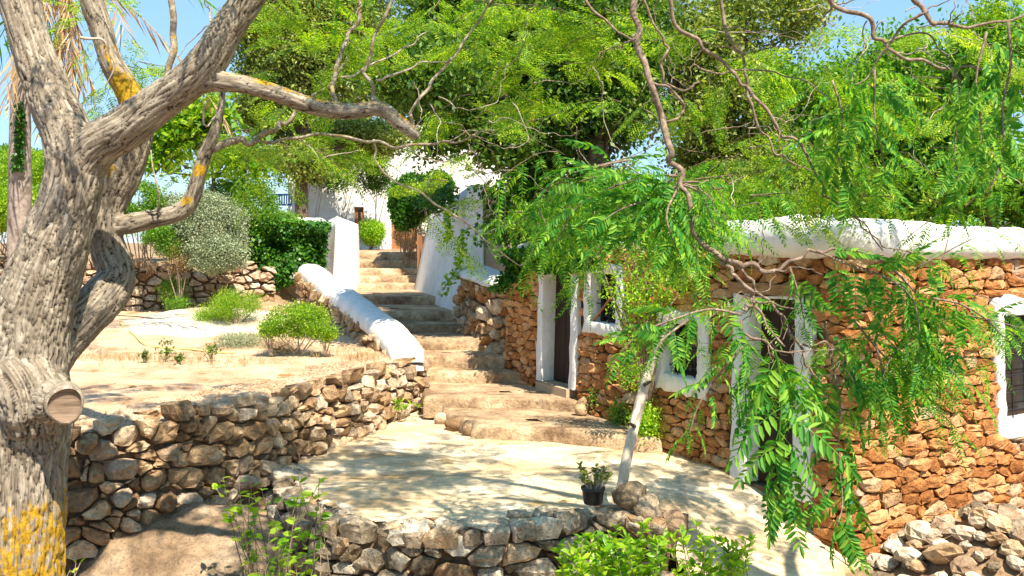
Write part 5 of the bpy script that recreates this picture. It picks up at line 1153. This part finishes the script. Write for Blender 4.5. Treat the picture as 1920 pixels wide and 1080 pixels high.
bush('bright green rounded shrub on bare stems next to the coping', [(560, 600, 13.6, .46, .4, .26, 1), (612, 622, 13.5, .16, .2, .12, .25), (510, 618, 13.5, .16, .2, .10, .2)], 'l_lime', 9500, .038, .82, wid=.5, seed=43, shell=.3, gapf=5, gapt=-.08, spread=.05, sm='ltwig', sr=.012)
bush('grey green weeds at the foot of the broom shrub', [(450, 640, 14.6, .42, .3, .13, 1)], 'l_silver', 5500, .04, .88, wid=.2, seed=44, droop=-1.5, shell=.1)
bush('dry grey brush under the bright green shrub', [(520, 650, 14, .35, .25, .10, 1)], 'l_dry', 2600, .035, .85, wid=.2, seed=45, shell=.1)
bush('thin green weed growing out of the rear wall', [(325, 545, 18.0, .28, .2, .26, 1), (345, 572, 17.4, .3, .2, .14, .6)], 'l_mid', 2400, .05, 1.1, wid=.3, seed=46, shell=.1)
bush('tangle of dry brown stems hanging beside the silver bush', [(340, 482, 17.6, .3, .2, .32, 1)], 'l_dry', 2800, .05, 1.3, wid=.15, seed=47, shell=.1)
bush('bougainvillea with small leaves sprawling over the house front', [(630, 325, 32.5, 1.1, .5, .6, .8), (585, 310, 32.3, .6, .5, .5, .5), (700, 320, 32.5, .55, .5, .8, .7)], 'l_oak', 5500, .10, 2.3, stems=3, spread=.16, gapt=.0, sr=.02, sm='ltwig', seed=48)
bush('small green bush at the facade foot behind the leaning pole', [(1212, 795, 10.95, .16, .12, .2, 1)], 'l_fresh', 1500, .05, .05, seed=49, shell=.1, wid=.4)
bush('dark little weed against the ochre wall below the first window', [(1165, 775, 11.6, .12, .1, .14, 1), (1120, 745, 12.2, .05, .05, .12, .2)], 'l_mid', 700, .045, .1, seed=50, shell=.1)
for k, (px, py, d, h, lb) in enumerate([(272, 700, 12.9, .17, 'small seedling nearest the limb of the big tree on the terrace'), (310, 690, 12.9, .30, 'tallest dark seedling on the terrace soil'), (336, 703, 12.6, .13, 'tiny seedling beside the tallest one'), (398, 686, 12.9, .26, 'bushy seedling on the terrace soil under the hose')]):
    q = P(px, py, d); z0 = float(terr_h(np.array([q[0]]), np.array([d]))[0]); dsc = z0 + h * .55; root = base(thing('seedling', lb, 'plant', group='seedlings on the terrace'), (q[0], d, z0))
    a_ = Acc()
    for j in range(3): a_.tube([[q[0], d, z0 - .02], [q[0] + Rb.normal(0, .02), d, z0 + h * .5], [q[0] + Rb.normal(0, .05), d + Rb.normal(0, .03), z0 + h]], [.005, .004, .002], 4, 3)
    V, Fq = a_.get(); part('stem', V, Fq, M['twig'], root); V, Fq = crown_leaves(Rb, [(np.array([q[0], d, dsc]), (h * .38, h * .35, h * .5), 1)], 70 + 160 * h, .055, .5, 2, .02, -.5, k, gapt=-2, shell=.1); stuff(part('leaves', V, Fq, M['l_oak'], root))
# ivy sheets
def ivy(label, fn, n, size, mt='l_ivy', name='ivy', cat='ivy', R=Rb, loc=None, gapf=1.6, gapt=-.2, stems=10, thick=.12):
    "fn(a, b) -> point, outward normal for a, b in 0..1"
    a_, b_ = R.uniform(0, 1, n * 2), R.uniform(0, 1, n * 2); Pn = [fn(x, y) for x, y in zip(a_, b_)]; pos = np.array([p[0] for p in Pn]); nr = np.array([p[1] for p in Pn])
    k = fbm(pos * gapf, 3, 5) > gapt; pos, nr = pos[k][:n], nr[k][:n]; pos = pos + nr * (R.uniform(0, 1, (len(pos), 1)) ** 1.5) * thick * (1 + fbm(pos * 2, 2, 8))[:, None] + R.normal(0, .015, pos.shape)
    ax = R.normal(0, .45, pos.shape) + nr * .5 + [0, 0, -.8]; root = base(thing(name, label, cat), loc if loc is not None else fn(.5, 0)[0])
    V, Fq = leaf_quads(pos, ax, size * R.uniform(.6, 1.3, len(pos)), R.normal(0, .5, len(pos)), .85); stuff(part('leaves', V, Fq, M[mt], root))
    a = Acc()
    for s in range(stems):
        x = R.uniform(0, 1); q = []
        for t in np.linspace(0, 1, 5): x = np.clip(x + R.normal(0, .05), 0, 1); p, m_ = fn(x, t); q.append(p + np.array(m_) * .02)
        a.tube(q, [.012, .01, .008, .006, .004], 4, 3, 0)
    V, Fq = a.get(); stuff(part('stems', V, Fq, M['twig'], root)); return root
def quadfn(A, B, C_, D):                    # bottom-left, bottom-right, top-right, top-left
    A, B, C_, D = map(np.array, (A, B, C_, D)); n = np.cross(B - A, D - A); n = n / np.linalg.norm(n)
    if n[1] > 0: n = -n
    return lambda a, b: ((A * (1 - a) + B * a) * (1 - b) + (D * (1 - a) + C_ * a) * b, n)
ivy('dense dark ivy covering the garden wall beside the white gate pillar', quadfn((-5.95, 20.3, 1.25), (-4.45, 21.2, 1.9), (-4.35, 21.3, 3.0), (-6.0, 20.2, 3.15)), 7500, .085, loc=(-5.4, 20.4, 1.1), thick=.5, gapt=-.35, stems=14)
ivy('green creeper rambling over the far shoulder of the buttress', quadfn((-1.95, 19.0, 3.1), (-1.05, 17.6, 3.0), (-1.0, 17.8, 3.6), (-1.9, 19.5, 3.6)), 1500, .075, thick=.45, gapt=-.3, stems=5, loc=(-1.4, 18.2, 3.2))
for k, (a0, lb) in enumerate([([(870, 430, 16.9), (865, 470, 16.8), (858, 500, 16.7), (830, 545, 16.7), (850, 560, 16.6)][:4], 'ivy strand dangling down the white face of the buttress'), ([(838, 395, 17.6), (842, 420, 17.5), (836, 450, 17.4)], 'short ivy strand hanging at the edge of the buttress')]):
    C = np.array([P(*p) for p in a0]); S = spline(C, 14); root = base(thing('ivy_strand', lb, 'ivy', group='ivy strands'), C[0]); V, Fq = tube(C, [.006] * len(C), 4, 6); part('stem', V, Fq, M['twig'], root)
    q = np.repeat(S, 5, 0) + Rb.normal(0, .045, (len(S) * 5, 3)); V, Fq = leaf_quads(q, Rb.normal(0, .5, q.shape) + [0, -.3, -.7], .085 * Rb.uniform(.6, 1.2, len(q)), Rb.normal(0, .5, len(q)), .9); stuff(part('leaves', V, Fq, M['l_fresh'], root))
ivy('ivy hanging over the cottage roof edge above the dark door', lambda a, b: (fp.xyz(a * 2.6 + .25, 2.42 - (b * .34) * (1 - .6 * abs(a - .5)), .08 + .1 * (1 - b)), fp.frame(a * 2.6 + .25, 2.)[2]), 2600, .07, thick=.25, gapt=-.2, stems=6, loc=(.6, 13.4, 2.4))
ivy('dark ivy spilling off the white cap onto the ochre wall', quadfn(P(915, 545, 14.2), P(955, 550, 14.1), P(1010, 478, 13.9), P(965, 495, 14.3)), 900, .065, thick=.2, gapt=-.5, stems=3)
ivy('creeper mass between the buttress and the dark tree trunk', quadfn(P(950, 460, 16.2), P(1020, 455, 15.4), P(1040, 330, 15.4), P(935, 345, 16.4)), 1800, .09, thick=.7, gapt=-.1, stems=6)
# bank behind cottage seen between trunks
bush('dense undergrowth on the bank behind the cottage roof', [(1080, 420, 13.4, .9, .8, .35, 1), (1250, 400, 12.6, 1.0, .8, .45, 1.1), (1400, 390, 12.4, .7, .8, .3, .6)], 'l_mid', 13000, .075, 2.0, seed=61, name='undergrowth')

# flowering climber by the window
cl = base(thing('climbing_shrub', 'many stemmed climber with tiny light leaves and pink flowers between the two small windows', 'climber'), P(1215, 760, 11.3)); a = Acc(); Rc = np.random.default_rng(95)
tips = []
for (x0, x1, x2, y0, y2) in [(1205, 1150, 1120, 750, 480), (1205, 1165, 1135, 750, 470), (1210, 1190, 1160, 750, 455), (1212, 1200, 1185, 750, 470), (1214, 1212, 1195, 760, 450), (1216, 1222, 1230, 760, 480), (1216, 1235, 1262, 760, 500), (1218, 1245, 1300, 760, 520), (1215, 1180, 1150, 760, 560)]:
    d = 11.1; q = np.array([P(x0, y0, d), P((x0 + x1) / 2, (y0 * .6 + y2 * .4), d - .25), P(x1, (y0 * .3 + y2 * .7), d - .35), P(x2, y2, d - .4)]); V, Fq = tube(q, [.022, .018, .014, .006], 6, 6, .1); part('stem', V, Fq, M['twig'], cl); tips.append(q)
pos = []
for q in tips:
    S = spline(q, 30)[40:]; pos.append(np.repeat(S, 4, 0) + Rc.normal(0, .07, (len(S) * 4, 3)))
pos.append(ell_points(Rc, 800, P(1200, 545, 10.6), (.42, .25, .35), .1, 3.5, -.05, 3)); pos.append(ell_points(Rc, 450, P(1265, 520, 10.4), (.35, .25, .25), .1, 3.5, -.05, 5)); pos.append(ell_points(Rc, 500, P(1180, 680, 10.7), (.25, .15, .35), .1, 3.5, .05, 7))
pos = np.vstack(pos); V, Fq = leaf_quads(pos, Rc.normal(size=pos.shape) + [0, 0, -.3], .042 * Rc.uniform(.6, 1.3, len(pos)), Rc.normal(0, .8, len(pos)), .5); stuff(part('leaves', V, Fq, M['l_fresh'], cl))
for (px, py) in ((1246, 543), (1254, 538), (1259, 543), (1222, 560)):
    c = P(px, py, 10.2); q = np.repeat(c[None], 7, 0) + Rc.normal(0, .006, (7, 3)); V, Fq = leaf_quads(q, Rc.normal(size=(7, 3)) + [0, -.8, 0], np.full(7, .028), Rc.normal(0, 1, 7), .8); part('flower', V, Fq, M['l_pink'], cl)

# leaning bleached pole
pl = base(thing('leaning_pole', 'bleached peeling wooden pole leaning up from the courtyard edge into the leaves', 'pole'), P(1163, 925, 8.25))
C = np.array([P(1163, 925, 8.25), P(1178, 850, 8.35), P(1196, 770, 8.5), P(1208, 725, 8.6), P(1222, 680, 8.7), P(1240, 630, 8.8), P(1250, 590, 8.9)]); V, Fq = tube(C, [.052, .049, .048, .049, .036, .03, .025], 12, 8, .22); part('shaft', V, Fq, M['pole'], pl)
for t, s in ((P(1208, 722, 8.52), 1), (P(1190, 800, 8.38), -1)):
    V, Fq = tube([t, t + [.05 * s, -.05, .04]], [.022, .012], 6, 2, .2); part('knot', V, Fq, M['dtrunk'], pl)

# potted succulent
pc = P(1112, 944, 8.0); pt = base(thing('potted_succulent', 'jade plant with thick yellow green leaves in a black plastic pot', 'potted plant'), pc); A_ = np.arange(24) * 2 * math.pi / 24; prof = [(.0, .0), (.078, .0), (.084, .006), (.098, .12), (.107, .122), (.110, .145), (.104, .146), (.098, .125), (.0, .122)]
V = np.array([(r * math.cos(t), r * math.sin(t), z) for r, z in prof for t in A_]); Fc = [(i * 24 + j, i * 24 + (j + 1) % 24, (i + 1) * 24 + (j + 1) % 24, (i + 1) * 24 + j) for i in range(7) for j in range(24)]
mesh('pot', V, Fc, M['pot'], pt); mesh('potting_soil', V[7 * 24:] - [0, 0, .002], [(j, (j + 1) % 24, 24 + (j + 1) % 24, 24 + j) for j in range(24)], M['earth'], pt)
Rs = np.random.default_rng(5); LF = np.array([(0, 0, 0), (.35, .28, .05), (.35, -.28, .05), (.35, 0, -.04), (.8, .30, .03), (.8, -.30, .03), (.8, 0, -.06), (1, 0, .02), (.55, 0, .10)]); LFc = [(0, 1, 8, 8), (0, 8, 2, 2), (1, 4, 8, 8), (2, 8, 5, 5), (4, 7, 8, 8), (5, 8, 7, 7), (0, 3, 1, 1), (0, 2, 3, 3), (1, 3, 6, 4), (3, 2, 5, 6), (4, 6, 7, 7), (6, 5, 7, 7)]
a = Acc(); lv = []
for k in range(11):
    an = Rs.uniform(0, 6.28); r = Rs.uniform(.05, .16); tip = np.array([math.cos(an) * r, math.sin(an) * r * .8, Rs.uniform(.19, .33)]); b0 = np.array([tip[0] * .25, tip[1] * .25, .12]); a.tube([b0, (b0 + tip) / 2 + [tip[0] * .15, 0, 0], tip], [.012, .010, .006], 6, 3)
    for j in range(10):
        f = Rs.uniform(.55, 1.05); p = b0 + (tip - b0) * min(1, f); d = np.array([math.cos(j * 2.2 + k), math.sin(j * 2.2 + k), Rs.uniform(.2, .9)]); lv.append((p, d))
V, Fq = a.get(); mesh('stems', V, Fq, M['ltwig'], pt)
lp = np.array([x[0] for x in lv]); la = np.array([x[1] for x in lv]); B_ = basis(la, Rs.normal(0, .4, len(lp)))
lm = bpy.data.meshes.new('leaf'); lm.from_pydata(LF.tolist(), [], [tuple(dict.fromkeys(f)) for f in LFc]); lm.materials.append(M['l_succ']); lm.polygons.foreach_set('use_smooth', [True] * len(lm.polygons)); lm.update()
for i in range(len(lp)):
    o = bpy.data.objects.new('leaf', lm); col.objects.link(o); o.parent = pt; s = Rs.uniform(.042, .066); o.matrix_local = Matrix([[*(B_[i][r] * s), lp[i][r]] for r in range(3)] + [[0, 0, 0, 1]])

# foreground shrubs: rosettes of pointed leaves on upright stems
def shrub(label, spots, mt, name='leafy_shrub', lsz=.075, nleaf=16, seed=1, zb_=-1.0, stem_m='twig', wid=.34, hmul=1., up=.9):
    R = np.random.default_rng(seed); c = P(*spots[0]); root = base(thing(name, label, 'shrub'), (c[0], c[1], zb_)); a = Acc(); Pp, Aa, Ss = [], [], []
    for (px, py, d) in spots:
        t = P(px, py, d); b = np.array([c[0] + (t[0] - c[0]) * .35 + R.normal(0, .10), d + .1 + R.normal(0, .08), zb_]); m_ = (b + t) / 2 + R.normal(0, .12, 3) * [1, 1, .4]; a.tube([b, m_, t], [.007, .005, .0025], 5, 4)
        for k in range(int(nleaf * R.uniform(.8, 1.3))):
            f = 1 - (R.uniform(0, 1) ** 1.3) * .30 * hmul; p = (1 - f) ** 2 * b + 2 * f * (1 - f) * m_ + f * f * t; an = k * 2.4 + R.normal(0, .2)
            Pp.append(p); Aa.append([math.cos(an), math.sin(an), up * R.uniform(.1, 1.2) * (.3 + f)]); Ss.append(lsz * R.uniform(.6, 1.2))
    V, Fq = a.get(); stuff(part('stems', V, Fq, M[stem_m], root))
    T = np.array([[0, 0, 0], [.3, -.5, .07], [.7, -.4, .05], [1, 0, -.06], [.7, .4, .05], [.3, .5, .07], [.5, 0, -.02]]); fcs = np.array([(0, 1, 6, 6), (1, 2, 6, 6), (2, 3, 6, 6), (3, 4, 6, 6), (4, 5, 6, 6), (5, 0, 6, 6)])
    T[:, 1] *= wid; Pp, Aa, Ss = map(np.array, (Pp, Aa, Ss)); B_ = basis(Aa, R.normal(0, .5, len(Pp))); V = np.einsum('nij,nkj->nki', B_, T[None] * Ss[:, None, None]) + Pp[:, None]
    Fq = (np.array([(0, 1, 2, 6), (0, 6, 4, 5), (6, 2, 3, 4)])[None] + np.arange(len(Pp))[:, None, None] * 7).reshape(-1, 4)
    stuff(part('leaves', V.reshape(-1, 3), Fq, M[mt], root)); return root
R1 = np.random.default_rng(8)
s1 = [(1130, 1060, 6.6)] + [(R1.uniform(1040, 1250), 1000 + 90 * R1.uniform(0, 1) + abs(x) * 0, R1.uniform(6.2, 6.9)) for x in range(40)] + [(1130, 1000, 6.7), (1155, 990, 6.8), (1215, 1010, 6.8), (1190, 1020, 6.7), (1205, 985, 6.8)]
shrub('bright green pointed leaf shrub in front of the grey wall', s1, 'l_fresh', seed=3, nleaf=34, wid=.42, lsz=.085)
s2 = [(1330, 1040, 6.5)] + [(R1.uniform(1255, 1395), R1.uniform(1005, 1085), R1.uniform(6.3, 6.9)) for x in range(20)] + [(1305, 985, 6.8), (1340, 992, 6.8), (1408, 1012, 6.8), (1400, 1010, 6.9), (1280, 1000, 6.8), (1372, 1020, 6.8)]
shrub('sparser twiggy shrub before the cream rock slope', s2, 'l_fresh', seed=5, nleaf=20, wid=.42, lsz=.08)
s3 = [(505, 1000, 7.2)] + [(R1.uniform(430, 600), R1.uniform(960, 1080), R1.uniform(6.9, 7.6)) for x in range(15)] + [(R1.uniform(400, 480), R1.uniform(890, 980), 7.5) for x in range(9)] + [(R1.uniform(545, 605), R1.uniform(890, 990), 7.3) for x in range(13)] + [(490, 915, 7.5), (470, 905, 7.5), (510, 935, 7.4)]
shrub('climbing plant with broad green leaves scrambling up where the two rubble walls meet', s3, 'l_fresh', name='scrambling_vine', seed=7, nleaf=9, lsz=.10, wid=.55, hmul=2.4, up=.4)
s4 = [(140, 1065, 6.6)] + [(R1.uniform(128, 155), R1.uniform(1045, 1078), 6.6) for x in range(3)]
shrub('tiny green sprout beside the base of the big trunk', s4, 'l_fresh', name='small_sprout', seed=9, nleaf=5, lsz=.06, zb_=-.7)
shrub('tuft of bright weeds at the foot of the retaining wall near the steps', [(745, 760, 12.7), (752, 755, 12.7), (760, 765, 12.6), (738, 770, 12.6), (770, 758, 12.7)], 'l_fresh', name='weed_tuft', seed=11, nleaf=16, lsz=.12, zb_=0., wid=.12, stem_m='ltwig')

# light green vine leaves behind the lower limb
bg_tree('small light green broad leaved tree against the sky behind the lower limb', 405, 20.5, 1.9, (400, 330), [(345, 240, 20.5, .75, .5, .5, 1), (400, 215, 20.5, .45, .5, .4, .5), (300, 290, 20.5, .36, .4, .4, .3), (450, 300, 20.5, .65, .5, .4, .5)], 'l_lime', 1700, .19, .06, .6, seed=70, gapt=-.3, clump=4, nl=2, cat='tree')

# palm with hanging dead fronds
pm = base(thing('palm_tree', 'palm with ivy on its slender trunk and a skirt of dead hanging fronds', 'palm'), P(32, 400, 13)); pm.location.z = 2.0
C = np.array([P(36, 345, 13), P(38, 240, 13), P(42, 120, 13), P(60, 20, 13), P(90, -60, 13)]); C[0][2] = 2.0; V, Fq = tube(C, [.17, .14, .12, .12, .16], 14, 8, .12); part('trunk', V, Fq, M['palmtrunk'], pm)
def frond(b, dr, L, droop, mt, R, name):
    dr = np.array(dr, float); dr /= np.linalg.norm(dr); S = np.array([b + dr * L * t + np.array([0, 0, -droop * L * t * t]) for t in np.linspace(0, 1, 26)]); a = Acc(); a.tube(S[::5], np.linspace(.016, .004, 6), 4, 3)
    T = np.gradient(S, axis=0); T /= np.linalg.norm(T, axis=1)[:, None]; sd = np.cross(T, [0, 0, 1.]) + R.normal(0, .1, T.shape); sd /= np.linalg.norm(sd, axis=1)[:, None] + 1e-6; Pp, Aa = [], []
    for i in range(3, 26):
        for s in (-1, 1): Pp.append(S[i]); Aa.append(T[i] * .9 + sd[i] * s * .55 + [0, 0, -.5])
    Aa = np.array(Aa) + R.normal(0, .12, (len(Aa), 3)); V, Fq = leaf_quads(np.array(Pp), Aa, .42 * L / 2 * R.uniform(.8, 1.1, len(Pp)), R.normal(0, .6, len(Pp)), .06); a.add(V, Fq); V, Fq = a.get(); part(name, V, Fq, M[mt], pm)
Rp = np.random.default_rng(4); cr = P(115, -70, 13)
for k in range(16):
    t = Rp.uniform(-.5, .5); frond(cr + Rp.normal(0, .1, 3), (t * .5, Rp.normal(0, .2), -1 + abs(t) * .3), Rp.uniform(1.4, 2.3), -.02, 'l_dry', Rp, 'dead_frond')
for k, (dx, dz) in enumerate([(1, -.05), (1., .25), (.9, .5), (-1, .1), (-.8, .4), (.3, .9), (.6, .7), (1, -.4), (-1, -.3)]):
    frond(cr, (dx, Rp.normal(0, .35), dz), 2.4, .55, 'l_mid' if k not in (0, 7) else 'l_dry', Rp, 'frond')
ivy('narrow strip of ivy climbing the palm trunk', quadfn(P(28, 320, 12.86), P(44, 320, 12.86), P(46, 200, 12.86), P(36, 190, 12.86)), 500, .06, thick=.08, gapt=-.6, stems=2)

# garden hose, wire and small bits
def lay(pts, d): return np.array([P(*p) for p in pts])
def cord(label, pts, r, mt, name, cat, h=.0):
    C = []
    for px, py in pts:                       # drop each point on the terrace surface
        lo, hi = 9., 20.
        for _ in range(30):
            m_ = (lo + hi) / 2; q = P(px, py, m_); g = float(terr_h(np.array([q[0]]), np.array([q[1]]))[0])
            if q[2] > g: lo = m_
            else: hi = m_
        q = P(px, py, lo); C.append(q + [0, 0, r + h])
    V, Fq = tube(np.array(C), [r] * len(C), 6, 10); o = mesh(name, V, Fq, M[mt]); return tag(o, label, cat)
cord('pale yellow garden hose lying across the terrace soil', [(225, 608), (252, 630), (272, 648), (300, 653), (350, 656), (400, 662), (440, 664)], .016, 'hose', 'garden_hose', 'hose')
cord('thin black wire looping over the pale rock shelf', [(205, 598), (250, 600), (300, 605), (322, 600), (325, 592), (312, 590)], .009, 'black', 'black_wire', 'wire', .06)
bc = P(1594, 948, 8.3); tpp = base(thing('pipe_tap', 'short thin pipe with a bright blue cap at the foot of the cottage corner', 'tap'), (bc[0], bc[1], -.4))
V, Fq = tube([(bc[0], bc[1], -.45), (bc[0], bc[1], bc[2])], [.012, .012], 8, 2); part('pipe', V, Fq, M['ltwig'], tpp); V, Fq = tube([bc, bc + [0, 0, .03]], [.024, .022], 10, 2); part('cap', V, Fq, M['bluecap'], tpp)
# fallen leaves and dry litter on the terrace edge and courtyard
Rl = np.random.default_rng(12); n = 16000; x, y = Rl.uniform(-5.8, -1.5, n), Rl.uniform(8.2, 14, n); k = inpoly(x, y, tpoly) & (edge_dist(x, y) < .9 + .8 * n3(x, y, 1.5, 3, 4)); x, y = x[k], y[k]; q = np.column_stack([x, y, terr_h(x, y) + .008]); ax = Rl.normal(size=q.shape) * [1, 1, .15]
V, Fq = leaf_quads(q, ax, Rl.uniform(.02, .05, len(q)), Rl.normal(0, .4, len(q)), .3); stuff(mesh('leaf_litter', V, Fq, M['l_litter']))
n = 700; x, y = Rl.uniform(-2, 2.2, n), Rl.uniform(8.2, 12.5, n); k = inpoly(x, y, cpoly); x, y = x[k], y[k]; q = np.column_stack([x, y, court_h(x, y) + .008]); V, Fq = leaf_quads(q, Rl.normal(size=q.shape) * [1, 1, .15], Rl.uniform(.015, .035, len(q)), Rl.normal(0, .4, len(q)), .35); stuff(mesh('fallen_leaves', V, Fq, M['l_dry']))

def pebbles(name, n, x0, x1, y0, y1, poly, zf, mt, smin, smax, seed):
    R = np.random.default_rng(seed); x, y = R.uniform(x0, x1, n), R.uniform(y0, y1, n); k = inpoly(x, y, poly) & (n3(x, y, .8, 3, seed) > -.15); x, y = x[k], y[k]; s = R.uniform(smin, smax, len(x)) * (1 + (R.uniform(0, 1, len(x)) < .06) * 1.5)
    O6 = np.array([(1, 0, 0), (.3, .9, 0), (-.8, .6, .05), (-.9, -.5, 0), (.2, -1, 0), (0, 0, .75), (.35, .2, .7)]); T_ = [(0, 1, 6, 6), (1, 2, 5, 6), (2, 3, 5, 5), (3, 4, 5, 5), (4, 0, 6, 5)]
    a = R.uniform(0, 6.28, len(x)); c, q = np.cos(a), np.sin(a); V = O6[None] * s[:, None, None] * R.uniform(.7, 1.3, (len(x), 7, 1)); V = np.stack([V[..., 0] * c[:, None] - V[..., 1] * q[:, None], V[..., 0] * q[:, None] + V[..., 1] * c[:, None], V[..., 2] * .8], -1)
    V = V + np.column_stack([x, y, zf(x, y) - .002])[:, None]; Fq = (np.array([(0, 1, 5, 6), (1, 2, 5, 5), (2, 3, 5, 5), (3, 4, 5, 5), (4, 0, 6, 5)])[None] + np.arange(len(x))[:, None, None] * 7).reshape(-1, 4)
    fl = []
    for f in Fq: fl.append(tuple(dict.fromkeys(int(v) for v in f)))
    stuff(mesh(name, V.reshape(-1, 3), fl, M[mt], None, False))
pebbles('soil_pebbles', 2600, -7.5, -1.4, 8, 19, tpoly, terr_h, 'soil', .008, .028, 3)
pebbles('courtyard_pebbles', 900, -2.4, 4.3, 6.6, 13.5, cpoly, court_h, 'pale', .006, .020, 5)
tufts = Acc(); Rg = np.random.default_rng(33)
for (cx, cy, rx, ry, n) in ((-5.6, 13.2, 1.2, .5, 130), (-4.2, 12.7, .9, .4, 60), (-2.6, 13.8, .6, .5, 40), (-6.2, 18.6, 1.4, .4, 260), (-4.5, 17.6, 1.0, .5, 160), (-2.2, 13.2, .3, .3, 40)):
    x = cx + Rg.normal(0, rx * .5, n); y = cy + Rg.normal(0, ry * .5, n); k = inpoly(x, y, tpoly); x, y = x[k], y[k]; q = np.column_stack([x, y, terr_h(x, y)]); q = np.repeat(q, 7, 0) + Rg.normal(0, .012, (len(q) * 7, 3)) * [1, 1, 0]
    tufts.add(*leaf_quads(q, Rg.normal(0, .35, q.shape) + [0, 0, 1.], Rg.uniform(.04, .14, len(q)), Rg.normal(0, 1, len(q)), .06))
V, Fq = tufts.get(); stuff(mesh('dry_grass', V, Fq, M['l_dry']))
